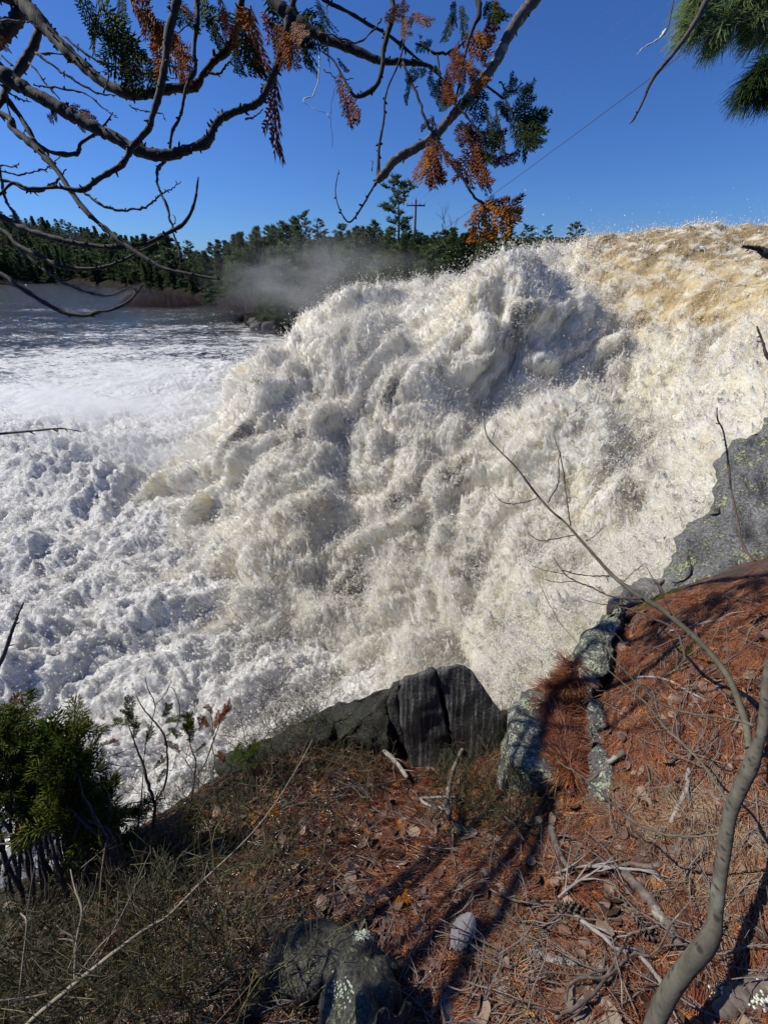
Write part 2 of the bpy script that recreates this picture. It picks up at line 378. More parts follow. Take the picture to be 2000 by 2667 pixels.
RX, RY, RZ, RRR, RT = build_river()

# ------------------------------------------------------------------ spray: real drops and thrown splashes (instances)
def gn_instances(name, pts, scl, rot, template, label, cat=None):
    me = bpy.data.meshes.new(name); me.vertices.add(len(pts)); me.vertices.foreach_set('co', np.asarray(pts, np.float32).ravel())
    a = me.attributes.new('scl', 'FLOAT_VECTOR', 'POINT'); a.data.foreach_set('vector', np.asarray(scl, np.float32).ravel())
    a = me.attributes.new('rot', 'FLOAT_VECTOR', 'POINT'); a.data.foreach_set('vector', np.asarray(rot, np.float32).ravel())
    o = link(name, me); tag(o, label, kind='stuff')
    g = bpy.data.node_groups.new(name, 'GeometryNodeTree')
    g.interface.new_socket('Geometry', in_out='INPUT', socket_type='NodeSocketGeometry'); g.interface.new_socket('Geometry', in_out='OUTPUT', socket_type='NodeSocketGeometry')
    N = g.nodes.new; gi = N('NodeGroupInput'); go = N('NodeGroupOutput'); ip = N('GeometryNodeInstanceOnPoints')
    g.links.new(gi.outputs[0], ip.inputs['Points'])
    if isinstance(template, list):
        c = bpy.data.collections.new(name + '_kinds')
        for t in template: c.objects.link(t)
        ci = N('GeometryNodeCollectionInfo'); ci.inputs[0].default_value = c; ci.inputs['Separate Children'].default_value = True; ci.inputs['Reset Children'].default_value = True
        g.links.new(ci.outputs[0], ip.inputs['Instance']); ip.inputs['Pick Instance'].default_value = True
        rv = N('FunctionNodeRandomValue'); rv.data_type = 'INT'
        [i for i in rv.inputs if i.name == 'Max' and i.type == 'INT'][0].default_value = len(template) - 1
        g.links.new([x for x in rv.outputs if x.type == 'INT'][0], ip.inputs['Instance Index'])
    else:
        oi = N('GeometryNodeObjectInfo'); oi.inputs[0].default_value = template; g.links.new(oi.outputs['Geometry'], ip.inputs['Instance'])
    for an, sock in (('scl', 'Scale'), ('rot', 'Rotation')):
        x = N('GeometryNodeInputNamedAttribute'); x.data_type = 'FLOAT_VECTOR'; x.inputs[0].default_value = an
        src = [y for y in x.outputs if y.name == 'Attribute' and y.enabled][0]
        if an == 'rot':
            e = N('FunctionNodeEulerToRotation'); g.links.new(src, e.inputs[0]); src = e.outputs[0]
        g.links.new(src, ip.inputs[sock])
    g.links.new(ip.outputs[0], go.inputs[0])
    md = o.modifiers.new('scatter', 'NODES'); md.node_group = g
    return o
def template(name, mb, mat, smooth=True):
    me = mb.mesh(name, smooth); me.materials.append(mat); return bpy.data.objects.new(name, me)
def m_drop():
    k = NT('spray_drops'); r = k.rand()
    return k.pbr(k.ramp(r, [(0, (.90, .90, .90)), (.6, (.88, .86, .80)), (1, (.78, .72, .56))]), .15, None, .6, trans=.45, tcol=(.9, .88, .82))
DROP = m_drop()
ICO_V = []; 
def ico():
    p = (1 + 5 ** .5) / 2
    V = np.array([(-1, p, 0), (1, p, 0), (-1, -p, 0), (1, -p, 0), (0, -1, p), (0, 1, p), (0, -1, -p), (0, 1, -p), (p, 0, -1), (p, 0, 1), (-p, 0, -1), (-p, 0, 1)]); V /= np.linalg.norm(V[0])
    F = [(0,11,5),(0,5,1),(0,1,7),(0,7,10),(0,10,11),(1,5,9),(5,11,4),(11,10,2),(10,7,6),(7,1,8),(3,9,4),(3,4,2),(3,2,6),(3,6,8),(3,8,9),(4,9,5),(2,4,11),(6,2,10),(8,6,7),(9,8,1)]
    return V, np.array(F)
IV, IF = ico()
def splash_shapes():
    out = []
    for k in range(7):
        r = np.random.RandomState(50 + k); mb = MB()
        for s in range(r.randint(3, 6)):      # curling threads with beads
            a = r.uniform(0, 6.28); e = r.uniform(.2, 1.2); L = r.uniform(.5, 1.1); n = 6
            d = np.array([math.cos(a) * math.cos(e), math.sin(a) * math.cos(e), math.sin(e)]); p = r.uniform(-.25, .25, 3) * (1, 1, .3); P = [p]
            for i in range(n): d = d + r.normal(0, .33, 3); d /= np.linalg.norm(d); p = p + d * L / n; P.append(p)
            rad = np.linspace(.10, .025, n + 1) * r.uniform(.6, 1.3, n + 1); mb.tube(P, rad, 4)
            if r.rand() < .8: q = P[-1] + d * .12; mb.add(IV * r.uniform(.03, .07) + q, IF)
        for s in range(3): mb.add(IV * r.uniform(.02, .05) + r.normal(0, .4, 3), IF)
        out.append(template('splash', mb, DROP))
    return out
def scatter_spray():
    # drops hugging the falling water; one sample per grid vertex keeps them even over the surface the place shows
    ok = np.argwhere(FVIS)
    def pick(n, w=None):
        if w is None: return ok[rng.integers(0, len(ok), n)]
        ww = w[ok[:, 0], ok[:, 1]]; ww = ww / ww.sum(); return ok[rng.choice(len(ok), n, p=ww)]
    n = 560000
    i = pick(n, (1 - .85 * FCALM) * (.5 + np.clip(FD + .3, 0, 1.5)) * (FR < 30)); q = FQ[i[:, 0], i[:, 1]]; nn = FN[i[:, 0], i[:, 1]]; r = FR[i[:, 0], i[:, 1]]
    h = rng.exponential(.085, n) * (1 + .8 * (rng.random(n) < .15)); off = nn * h[:, None] + rng.normal(0, .03, (n, 3)) + np.array([-.25, -.2, .35]) * h[:, None]
    s = np.clip(rng.lognormal(math.log(.0036), .45, n), .0015, .010) * (.30 + r / 9) ** .9
    S = np.stack([s, s * rng.uniform(.6, 1.2, n), s * rng.uniform(.8, 2.4, n)], -1)
    t = template('drop', MB().add(IV, IF), DROP)
    gn_instances('spray_drops', q + off, S, rng.uniform(-.9, .9, (n, 3)), t, 'flying drops of white spray over the waterfall')
    n = 60000
    i = pick(n, (1 - .88 * FCALM) * (.25 + np.clip(FD + .1, 0, 1.2)) * (FR < 30)); q = FQ[i[:, 0], i[:, 1]]; nn = FN[i[:, 0], i[:, 1]]; r = FR[i[:, 0], i[:, 1]]
    s = rng.lognormal(math.log(.045), .45, n) * (.35 + r / 10)
    gn_instances('splashes', q + nn * (s * .15)[:, None], np.stack([s, s, s * rng.uniform(.7, 1.3, n)], -1), np.stack([rng.uniform(-.6, .6, n), rng.uniform(-.6, .6, n), rng.uniform(0, 6.28, n)], -1),
                 splash_shapes(), 'torn threads of white water thrown off the waterfall')
    # over the churning pool
    m = (RRR < 26) & (RX < 3); ok2 = np.argwhere(m); w = (RT[m] + .05); w /= w.sum(); n = 60000
    i = ok2[rng.choice(len(ok2), n, p=w)]; q = np.stack([RX[i[:, 0], i[:, 1]], RY[i[:, 0], i[:, 1]], RZ[i[:, 0], i[:, 1]]], -1); r = RRR[i[:, 0], i[:, 1]]
    q[:, 2] += rng.exponential(.18, n); s = np.clip(rng.lognormal(math.log(.006), .5, n), .002, .02) * (.45 + r / 11) ** .75
    gn_instances('pool_spray', q, np.stack([s, s, s * 1.5], -1), rng.uniform(-.9, .9, (n, 3)), template('drop', MB().add(IV, IF), DROP), 'fine spray hanging over the foam pool')
scatter_spray()
# ------------------------------------------------------------------ far bank, hills, forest
def m_earth():
    k = NT('forest_floor'); n = k.noise(.4, 6, .7)
    return k.pbr(k.ramp(n, [(.3, (.010, .010, .006)), (.55, (.026, .020, .014)), (.75, (.045, .036, .025))]), 1.0, k.bump(n, .6, .4), .05)
EARTH = m_earth()
def bank_h(x, y):
    b = np.arctan2(x, y); r = np.hypot(x, y); d = r - shore_r(b)
    side = sstep(R(-20), R(-6), b)                       # high rocky bank behind the falls
    h = np.clip(d, -6, 3) * .35 + (1.2 + 2.6 * side) * sstep(1, 14, d) + .03 * np.clip(d, 0, 60)
    h = h + side * 1.6 * sstep(10, 40, d) - .3
    hill = 31 * sstep(50, 230, d) * (1 - sstep(R(-40), R(-21), b)) + 2 * sstep(40, 200, d)
    hill = hill + 5 * sstep(R(-30), R(-55), b) * sstep(60, 200, d)
    return h + hill + .8 * fbm(x * .05, y * .05, 0, 3) * sstep(2, 15, d)
def build_bank():
    nb, nr = 320, 150
    b = np.radians(np.linspace(-64, 62, nb))[:, None]; k = np.linspace(0, 1, nr)[None] ** 2
    r = (shore_r(b) - 4) + k * (520 - shore_r(b)); X, Y = np.sin(b) * r, np.cos(b) * r
    o = MB().add(np.stack([X, Y, bank_h(X, Y)], -1).reshape(-1, 3), None, grid_quads(nb, nr)[:, ::-1]).build('far_bank', EARTH)
    tag(o, 'wooded far bank and hills beyond the river', kind='structure')
    g = MB(); n = 60; a = np.linspace(0, 2 * np.pi, n, endpoint=False)
    g.add(np.r_[[(0, 0, -3.)], np.c_[np.cos(a) * 2400, np.sin(a) * 2400, 0 * a - 3]], [(0, i + 1, (i + 1) % n + 1) for i in range(n)])
    tag(g.build('ground', EARTH, smooth=False), 'low ground running on to the horizon', kind='structure')
build_bank()
def m_needles(name, a, b, c):
    k = NT(name); r = k.rand(); t = k.attr('tint')
    col = k.mix(k.rng(t, 0, 1), a, b); col = k.mix(k.math('MULTIPLY', r, .6), col, c)
    return k.pbr(col, .6, None, .3, trans=.25)
def m_bark(name, a, b, sc=30, st=(1, 1, .25), bump=.01, lich=None):
    k = NT(name); co = k.objco(); n = k.noise(sc, 6, .7, stretch=st, co=co); n2 = k.noise(sc * .3, 4, .6, co=co)
    col = k.ramp(n, [(.3, a), (.7, b)])
    if lich: col = k.mix(k.rng(n2, .58, .66), col, lich)
    return k.pbr(col, .85, k.bump(n, .8, bump))
PINE = m_needles('pine_needles_green', (.045, .078, .024), (.12, .165, .05), (.06, .10, .055))
PINE_Y = m_needles('cedar_green_far', (.075, .085, .018), (.15, .155, .03), (.08, .10, .03))
BARK_FAR = m_bark('pine_bark', (.03, .024, .02), (.09, .07, .055), 3, bump=.05)
BARE = m_bark('bare_bark', (.09, .075, .07), (.20, .17, .155), 3, bump=.02)

def tuft(n=7, L=.5, w=.10, r=None):
    """needle tuft: blades fanning outward"""
    V, T = [], []
    for i in range(n):
        a = r.uniform(0, 6.28); e = r.uniform(-.15, 1.1); d = np.array([math.cos(a) * math.cos(e), math.sin(a) * math.cos(e), math.sin(e)])
        s = np.cross(d, r.normal(0, 1, 3)); s /= np.linalg.norm(s); k = len(V)
        V += [s * w, -s * w, d * L * r.uniform(.7, 1.2)]; T.append((k, k + 1, k + 2))
    return np.array(V), np.array(T)
def pine_tree_meshes(seed, kind):
    """height about 1; kind: white pine (ragged layers), spruce (dense cone), snag-like pine, cedar (column)"""
    r = np.random.RandomState(seed); tr, cr = MB(), MB(); H = 1.0
    lean = r.normal(0, .02, 2); zz = np.linspace(0, H, 8); path = np.c_[lean[0] * zz ** 2, lean[1] * zz ** 2, zz]
    tr.tube(path, np.linspace(.018, .003, 8), 6)
    if kind == 'spruce': z0, wmax, nl, dn, up, tl = .08, .20, 24, 8, -.15, .055
    elif kind == 'cedar': z0, wmax, nl, dn, up, tl = .03, .14, 24, 8, .5, .05
    elif kind == 'ragged': z0, wmax, nl, dn, up, tl = .42, .24, 11, 5, .35, .045
    else: z0, wmax, nl, dn, up, tl = .2, .23, 17, 6, .22, .05
    bases = []; tints = []; Ms = []
    for i in range(nl):
        f = i / (nl - 1); z = z0 + (H * .98 - z0) * f + r.uniform(-.01, .01)
        prof = {'spruce': (1 - f) ** .9 + .04, 'cedar': math.sin(min(1, (1 - f) * 1.3) * 1.57) + .05, 'ragged': (.55 + .6 * math.sin(f * 3)) * (1 - f * .55), 'pine': (1 - f) ** .6 * (.5 + .5 * min(1, f * 4)) + .06}[kind]
        for j in range(r.randint(dn - 2, dn + 1)):
            L = wmax * prof * r.uniform(.45, 1.25); a = r.uniform(0, 6.28)
            if kind in ('ragged', 'pine') and r.rand() < .15: continue
            d = np.array([math.cos(a), math.sin(a), up * r.uniform(.3, 1.3) * (.5 + f)]); p0 = np.array([lean[0] * z * z, lean[1] * z * z, z])
            n = max(3, int(L / .026)); ts = np.linspace(0, 1, n + 1); sag = -.10 * L if kind == 'spruce' else .12 * L
            P = p0 + d * (ts * L)[:, None] + np.array([0, 0, 1]) * (sag * ts ** 2)[:, None] + np.r_[[[0, 0, 0]], r.normal(0, .004, (n, 3)).cumsum(0)]
            if kind != 'cedar': tr.tube(P[[0, n // 2, n]], [.0045 * (1 - f * .6), .003, .001], 3, cap=False)
            for q, tt in zip(P[1:], ts[1:]):
                if tt < (.15 if kind in ('spruce', 'cedar') else .38): continue
                for _ in range(3 if kind != 'ragged' else 3):
                    bases.append(q + r.normal(0, .012 if kind != 'cedar' else .018, 3) * (1, 1, .6)); tints.append(np.clip(.35 + .5 * tt + r.normal(0, .2), 0, 1))
    bases = np.array(bases); N = len(bases); TV, TT = tuft(6, tl, tl * .16, r)
    A = r.uniform(0, 6.28, N); S = r.uniform(.6, 1.3, N); M = np.zeros((N, 3, 3)); M[:, 0, 0] = np.cos(A) * S; M[:, 0, 1] = -np.sin(A) * S; M[:, 1, 0] = np.sin(A) * S; M[:, 1, 1] = np.cos(A) * S; M[:, 2, 2] = S
    cr.copies(TV, TT, M, bases, c=np.array(tints)); return tr, cr
def bare_tree_mesh(seed, H=1., spread=.33, depth=5, w=.012):
    r = np.random.RandomState(seed); mb = MB()
    def grow(p, d, L, w, k):
        n = 4; P = [p]
        for i in range(n): d = d + r.normal(0, .09, 3) + np.array([0, 0, .05]); d /= np.linalg.norm(d); p = p + d * L / n; P.append(p)
        mb.tube(P, np.linspace(w, w * .6, n + 1), 5 if k < 2 else 3, cap=False)
        if k >= depth: return
        for i in range(r.randint(2, 4)):
            e = r.normal(0, 1, 3); e -= d * (e @ d); e /= np.linalg.norm(e); q = P[r.randint(2, n + 1)]
            grow(q, d * .85 + e * spread * r.uniform(.6, 1.3), L * r.uniform(.55, .8), w * .58, k + 1)
    grow(np.zeros(3), np.array([0, 0, 1.]), H * .33, w, 0); return mb
TREES = {}
for kind, seeds in (('pine', (1, 2, 3, 4)), ('spruce', (5, 6, 7)), ('ragged', (8, 9, 10)), ('cedar', (11, 12))):
    TREES[kind] = []
    for s in seeds:
        tr, cr = pine_tree_meshes(s, kind); a = tr.mesh('trunk'); a.materials.append(BARK_FAR); b = cr.mesh('crown', False); b.materials.append(PINE_Y if kind == 'cedar' else PINE); TREES[kind].append((a, b))
TREES['bare'] = []
for s in (21, 22, 23):
    a = bare_tree_mesh(s).mesh('trunk'); a.materials.append(BARE); TREES['bare'].append((a, None))
WORD = {'pine': ('white_pine', 'tree'), 'spruce': ('spruce_tree', 'tree'), 'ragged': ('white_pine', 'tree'), 'cedar': ('cedar_tree', 'tree'), 'bare': ('bare_tree', 'tree')}
def plant(kind, loc, H, W=1., rz=0., label=None, group=None, v=0, tilt=(0, 0)):
    a, b = TREES[kind][v % len(TREES[kind])]
    o = empty(WORD[kind][0], loc, label, 'tree', group); o.rotation_euler = (tilt[0], tilt[1], rz); o.scale = (H * W, H * W, H)
    for n, m in (('trunk', a), ('crown', b)):
        if m: c = bpy.data.objects.new(n, m); SC.collection.objects.link(c); c.parent = o
    return o
def base_at(b, d):
    r = float(shore_r(b)) + d; x, y = math.sin(b) * r, math.cos(b) * r
    return np.array([x, y, float(bank_h(np.array([x]), np.array([y]))[0]) - .15])
def bearing(px, py): v = ray(px, py); return math.atan2(v[0], v[1])
def top_h(px, py, base):
    v = ray(px, py); return EYE[2] + v[2] / math.hypot(v[0], v[1]) * math.hypot(base[0], base[1]) - base[2]
# individually recognisable trees: pixel of the tip, distance behind the shore, kind, width, label
KEY = [
 (1042,462,16,'ragged',1.25,0,'tallest lone pine with wide ragged limbs left of the utility pole'),
 (1012,600,9,'pine',.9,1,'rounded pine crown in front of the tallest ragged pine'),
 (890,640,10,'pine',1.0,2,'short hazy pine at the edge of the spray below the gap'),
 (793,555,24,'ragged',.9,1,'thin topped pine standing highest over the middle treeline'),
 (770,565,20,'pine',1.0,0,'full dark pine beside the thin topped one in the middle treeline'),
 (835,575,26,'ragged',1.0,2,'slim open pine right of the thin topped pine'),
 (888,585,26,'ragged',1.2,0,'small isolated crown with an umbrella top above the bushes'),
 (735,578,18,'pine',1.05,3,'broad pine on the rise of the middle treeline'),
 (700,590,12,'pine',1.1,1,'bushy pine at the shoulder of the middle treeline'),
 (625,608,14,'spruce',1.2,0,'twin tipped conifer left of the bushy pine'),
 (600,640,6,'spruce',1.35,1,'broad light green spruce close to the water edge'),
 (655,650,8,'spruce',1.2,2,'full spruce above the rocky point and warning sign'),
 (1165,600,10,'pine',1.1,2,'pine under the bare birch at the right treeline'),
 (1215,610,14,'cedar',1.3,0,'yellow green cedar between the pole and the orange frond'),
 (1110,640,8,'cedar',1.5,1,'low yellow green cedar right of the pole'),
 (1330,585,20,'pine',1.0,3,'pine with upswept tip right of the hanging orange frond'),
 (1375,590,22,'ragged',1.2,1,'open limbed pine near the right end of the treeline'),
 (1425,592,24,'ragged',1.0,2,'sparse half dead pine at the right end of the treeline'),
 (1510,582,24,'ragged',1.25,0,'lone leaning pine peering over the brown crest of the fall'),
 (1465,635,22,'pine',1.0,1,'low pine clump beside the lone leaning pine'),
 (1535,628,26,'pine',1.2,2,'low bushy pine right under the lone leaning pine'),
 (930,590,20,'pine',1.1,3,'pine rising between the umbrella crown and the tallest pine'),
 (975,575,18,'pine',1.0,0,'dense pine left of the tallest ragged pine'),
 (1060,590,20,'pine',1.0,1,'dense pine directly behind the utility pole'),
 (1270,585,20,'pine',1.2,2,'rounded pine behind the hanging orange frond'),
 (255,640,22,'spruce',1.5,1,'pale green conifer alone on the dark far shore at left'),
]
for px, py, d, kind, w, v, lab in KEY:
    b0 = base_at(bearing(px, py), d); H = top_h(px, py, b0)
    plant(kind, b0, H, w * (1.15 if H < 8 else .95), random.uniform(0, 6), lab, 'trees on the far bank', v, (0, R(6) if 'leaning' in lab else 0))
b0 = base_at(bearing(1178, 480), 14); H = top_h(1178, 462, b0)
plant('bare', b0, H * 1.05, .9, 1, 'tall leafless birch above the treeline right of the pole', 'trees on the far bank', 0)
# the rest of the treeline
TOPS = [(-400,560),(0,590),(200,640),(330,650),(430,640),(520,635),(600,620),(680,600),(760,590),(850,600),(930,600),(1060,605),(1130,610),(1250,600),(1330,605),(1400,620),(1450,650),(1560,650),(1700,640),(1900,620)]
tb = [bearing(*p) for p in TOPS]; tsl = [ray(*p)[2] / math.hypot(*ray(*p)[:2]) for p in TOPS]
n_t = 0
def where_(b, d):
    z = [(-36, 'at far left'), (-29, 'left of the thicket'), (-23, 'behind the thicket'), (-17, 'above the sign'), (-9, 'behind mist'),
         (-1, 'left of the tallest pine'), (5, 'near the pole'), (12, 'under the frond'), (90, 'at the right end')]
    return [w for a, w in z if math.degrees(b) < a][0] + (', in the front row' if d < 8 else ', in the back row' if d > 16 else ', in the middle row')
for i in range(290):
    b = R(-52 + 78 * (i + random.random()) / 290); far = random.random()
    d = .8 + 24 * far ** 1.3; p = base_at(b, d); rr = math.hypot(p[0], p[1])
    H = EYE[2] + np.interp(b, tb, tsl) * rr - p[2]
    H = H * (random.uniform(.78, 1.06) if d > 6 else random.uniform(.5, .9)); 
    if b < R(-30): H = random.uniform(7, 14)
    if H < 2.5: continue
    kind = random.choices(['pine', 'spruce', 'ragged', 'cedar', 'bare'], [4, 6, 1.2, 1.2 if b > R(-22) else .3, 1.2])[0]
    lab = {'pine': 'dark green far treeline pine on the far bank', 'spruce': 'dense dark far treeline conifer on the far bank', 'ragged': 'open limbed far treeline pine on the far bank',
           'cedar': 'yellowish far treeline cedar on the far bank', 'bare': 'leafless grey far treeline tree on the far bank'}[kind]
    g = {'pine': 'dark pines of the far treeline', 'spruce': 'dense conifers of the far treeline', 'ragged': 'open pines of the far treeline', 'cedar': 'low cedars of the far treeline', 'bare': 'leafless trees of the far treeline'}[kind]
    lab = lab.replace('on the far bank', where_(b, d)).replace('far treeline', 'tall' if H > 8 else 'short', 1) + ''
    plant(kind, p, H, random.uniform(.8, 1.2), random.uniform(0, 6.28), lab, g, random.randrange(9)); n_t += 1
# the wood covering the hills reads as one mass
def hill_wood():
    tv = [template('t', pine_tree_meshes(90 + i, k)[1], PINE, False) for i, k in enumerate(('pine', 'spruce', 'pine'))]
    tw = [template('t', bare_tree_mesh(60 + i, spread=.5, depth=5, w=.016), BARE_FAR) for i in range(2)]
    for name, T, n, lab in (('hill_forest', tv, 3000, 'evergreen forest covering the far hills'), ('bare_wood', tw, 2600, 'leafless grey brown wood on the far hilltop')):
        b = rng.uniform(R(-62), R(30), n); u = rng.random(n) ** 1.2; d = np.where(b > R(-18), 14 + u * 28, 10 + u * 300)
        if name == 'bare_wood': b = rng.uniform(R(-52), R(-20), n); d = 60 + rng.random(n) * 250
        else:
            keep = ~((d > 150) & (rng.random(n) < .6)); b, d = b[keep], d[keep]
        r = shore_r(b) + d; x, y = np.sin(b) * r, np.cos(b) * r; z = bank_h(x, y) - .3; n = len(b)
        H = rng.uniform(8, 13, n) * (1 - .35 * (b > R(-15))) * (.75 if name == 'bare_wood' else 1.); H = np.where((b > R(-24)) , np.minimum(H, np.where(b > R(-12), 3.4, 5.0)), H); W = H * rng.uniform(1.1, 1.7, n)
        gn_instances(name, np.c_[x, y, z], np.c_[W, W, H], np.c_[0 * b, 0 * b, rng.uniform(0, 6.28, n)], T, lab)
BARE_FAR = m_bark('bare_bark_far', (.085, .060, .055), (.16, .12, .11), 3, bump=.02)
hill_wood()
# bare brush along the shore and the flooded willow thicket standing in the river
def thicket(name, c, rx, ry, n, h, label, mat):
    mb = MB(); r = np.random.RandomState(n)
    for i in range(n):
        a = r.uniform(0, 6.28); q = math.sqrt(r.rand()); x, y = c[0] + rx * q * math.cos(a), c[1] + ry * q * math.sin(a); hh = h * r.uniform(.5, 1.1) * (1 - .4 * q)
        p = np.array([x, y, c[2] - .3]); l = r.normal(0, .16, 2)
        mb.tube([p, p + (l[0] * hh * .5, l[1] * hh * .5, hh * .6), p + (l[0] * hh * 1.3, l[1] * hh * 1.3, hh)], [.045, .03, .012], 3, cap=False)
        for k in range(2):
            f = r.uniform(.3, .8); q0 = p + np.array([l[0] * hh * f, l[1] * hh * f, hh * f]); mb.tube([q0, q0 + (r.normal(0, .2) * hh, r.normal(0, .2) * hh, hh * .3)], [.02, .008], 3, cap=False)
    return tag(mb.build(name, mat), label, kind='stuff')
REED = m_bark('willow_stems', (.07, .045, .045), (.15, .10, .09), 3, bump=.02)
c = at_z(430, 796, 0.); c[2] = 0
thicket('willow_thicket', c, 7.5, 4.0, 900, 3.3, 'flooded leafless willow thicket standing in the river', REED)
for k, (b, d, w) in enumerate([(-13, 7, 9), (-9, 6, 8), (-3, 6, 8), (4, 5, 9), (-17, 7, 5), (11, 6, 9), (-27, 1, 9), (-33, 1, 12), (-39, 1, 14)]):
    q = base_at(R(b), d); thicket('shore_brush', q, w * .8, 3, 380, 2.8, 'grey leafless brush along the far shore', BARE)
# rocky point with its warning sign
def m_rock(name, a, b, lich, amt=.5, wet=.7, scale=1.):
    k = NT(name); co = k.objco(); n = k.noise(5 * scale, 8, .65, co=co); n2 = k.noise(14 * scale, 6, .7, co=co, dist=.6); n3 = k.noise(80 * scale, 5, .8, co=co); v = k.vor(75 * scale, co=co)
    col = k.ramp(n, [(.3, a), (.7, b)]); col = k.mix(k.rng(n3, .6, .4), col, tuple(x * .45 for x in a))
    lm = k.math('MULTIPLY', k.rng(k.math('ADD', n2, k.math('MULTIPLY', k.math('SUBTRACT', n3, .5), .5)), 1 - amt, 1.04 - amt), k.rng(v, .85, .35))
    lc = k.ramp(k.noise(9 * scale, 3, co=co), [(.35, lich), (.65, tuple(x * y for x, y in zip(lich, (.95, 1.0, .72))))])
    lc = k.mix(k.rng(n3, .55, .4), lc, tuple(x * .5 for x in lich))
    col = k.mix(lm, col, lc)
    h = k.math('ADD', k.math('MULTIPLY', n3, .5), k.math('ADD', n2, k.math('MULTIPLY', lm, .35)))
    return k.pbr(col, wet, k.bump(h, 1, .018 / scale), .4)
ROCKFAR = m_rock('shore_rock', (.035, .030, .028), (.11, .095, .085), (.16, .15, .13), .35, .7, .25)
def boulder(seed, sub=3, rough=.35):
    r = np.random.RandomState(seed); V, F = IV.copy(), IF.copy()
    for _ in range(sub - 1):
        e = {}; V = list(V); G = []
        def mid(a, b):
            k = (min(a, b), max(a, b))
            if k not in e: m = (V[a] + V[b]) / 2; V.append(m / np.linalg.norm(m)); e[k] = len(V) - 1
            return e[k]
        for a, b, c in F: x, y, z = mid(a, b), mid(b, c), mid(c, a); G += [(a, x, z), (b, y, x), (c, z, y), (x, y, z)]
        V = np.array(V); F = np.array(G)
    for _ in range(7):      # planar facets
        n = r.normal(0, 1, 3); n /= np.linalg.norm(n); h = r.uniform(.62, .9); d = V @ n; V = V - np.outer(np.maximum(d - h, 0), n)
    o = r.uniform(0, 50); V = V * (1 + rough * fbm(V[:, 0] * 1.6 + o, V[:, 1] * 1.6, V[:, 2] * 1.6, 4))[:, None]; return V, F
BL = [boulder(s) for s in range(6)]
def loose_rocks():
    shapes = []
    for V, F in BL: m = MB().add(V, F).mesh('rock', False); m.materials.append(ROCKFAR); shapes.append(m)
    r = np.random.RandomState(4)
    for i in range(70):
        px, py = r.uniform(622, 745), r.uniform(800, 868)
        if py > 868 - (px < 660) * (660 - px) * .9 or py < 822 - (px - 622) * .2: continue
        q = at_z(px, py, .1); s = r.uniform(.35, 1.0); q[2] = .15 + s * .35 + max(0, (868 - py)) * .006
        o = bpy.data.objects.new('shore_rock', shapes[i % 6]); SC.collection.objects.link(o); o.location = q; o.scale = (s * r.uniform(.8, 1.4), s, s * r.uniform(.5, .8)); o.rotation_euler = (r.normal(0, .3), r.normal(0, .3), r.uniform(0, 6))
        tag(o, 'dark broken rock in the heap on the point below the warning sign', 'rock', 'dark rocks heaped on the river point')
loose_rocks()
SIGN_W = NT('sign_white').pbr((.75, .72, .68), .5); 
def m_flat(name, c, r=.6): return NT(name).pbr(c, r)
SIGN_R = m_flat('sign_red', (.62, .12, .05)); METAL = m_flat('galvanised', (.25, .25, .26), .5); WOODP = m_bark('pole_wood', (.05, .04, .033), (.13, .105, .085), 6, bump=.02)
def warning_sign():
    p = at_z(668, 824, .35); r = math.hypot(p[0], p[1]); p[2] = .5; zc = at_r(668, 808, r)[2]
    t = empty('warning_sign', p, 'white warning sign with a red square on the rocky point', 'sign'); rot = Euler((0, 0, -math.atan2(p[0], p[1]))); n = np.array([-p[0], -p[1], 0]) / r
    w = 12 * r / 1100
    MB().tube([(p[0], p[1], p[2] - .6), (p[0], p[1], zc + .5 * w)], .04, 6).build('post', WOODP, t)
    c = np.array([p[0], p[1], zc]) + n * .08
    b = MB().box(c, (w, .05, w), rot).build('board', SIGN_W, t, False)
    MB().box(c + n * .032, (w * .66, .012, w * .66), rot).build('red_square', SIGN_R, b, False)
    m = MB()
    for dz, ww in ((.18, .5), (.02, .4), (-.14, .5)): m.box(c + n * .042 + np.array([0, 0, dz * w]), (w * ww, .008, w * .06), rot)
    tag(m.build('lettering', SIGN_W, b, False), kind='stuff')
warning_sign()
def utility_pole():
    t0 = at_r(1083, 521, 62); p = np.array([t0[0], t0[1], 4.5]); z = t0[2]
    t = empty('utility_pole', p, 'wooden utility pole with one crossarm above the pines', 'utility pole'); rot = Euler((0, 0, R(6)))
    MB().tube([p, (p[0], p[1], z)], [.17, .12], 8).build('pole', WOODP, t)
    MB().box((p[0], p[1] - .16, z - .55), (2.3, .12, .14), rot).build('crossarm', WOODP, t, False)
    MB().tube([(p[0] + .5, p[1], z - 4.5), (p[0] + .5, p[1], z - 3.3)], .2, 8).build('transformer', METAL, t)
    for dx in (-1.05, -.5, 0, .5, 1.05):
        MB().tube([(p[0] + dx, p[1] - .16, z - .5 + (.5 if dx == 0 else 0)), (p[0] + dx, p[1] - .16, z - .22 + (.5 if dx == 0 else 0))], .05, 6).build('insulator', METAL, t)
    return p, z
PP, PZ = utility_pole()
WIRE = m_flat('wire', (.02, .02, .022)); WIRE_T = m_flat('wire_thin', (.10, .13, .19))
def wire(p0, p1, rad, sag, name, label, cat, mat, grp=None):
    ts = np.linspace(0, 1, 40)[:, None]; P = p0 + (p1 - p0) * ts - np.array([0, 0, 1]) * (4 * sag * ts * (1 - ts)); 
    dist = np.linalg.norm(P - EYE, axis=1); o = MB().tube(P, rad, 5).build(name, mat); tag(o, label, cat, grp)
wire(at_d(1020, 690, 50), at_d(2150, -140, 13), .016, .25, 'power_cable', 'dark cable slanting up across the sky to the right', 'cable', WIRE)
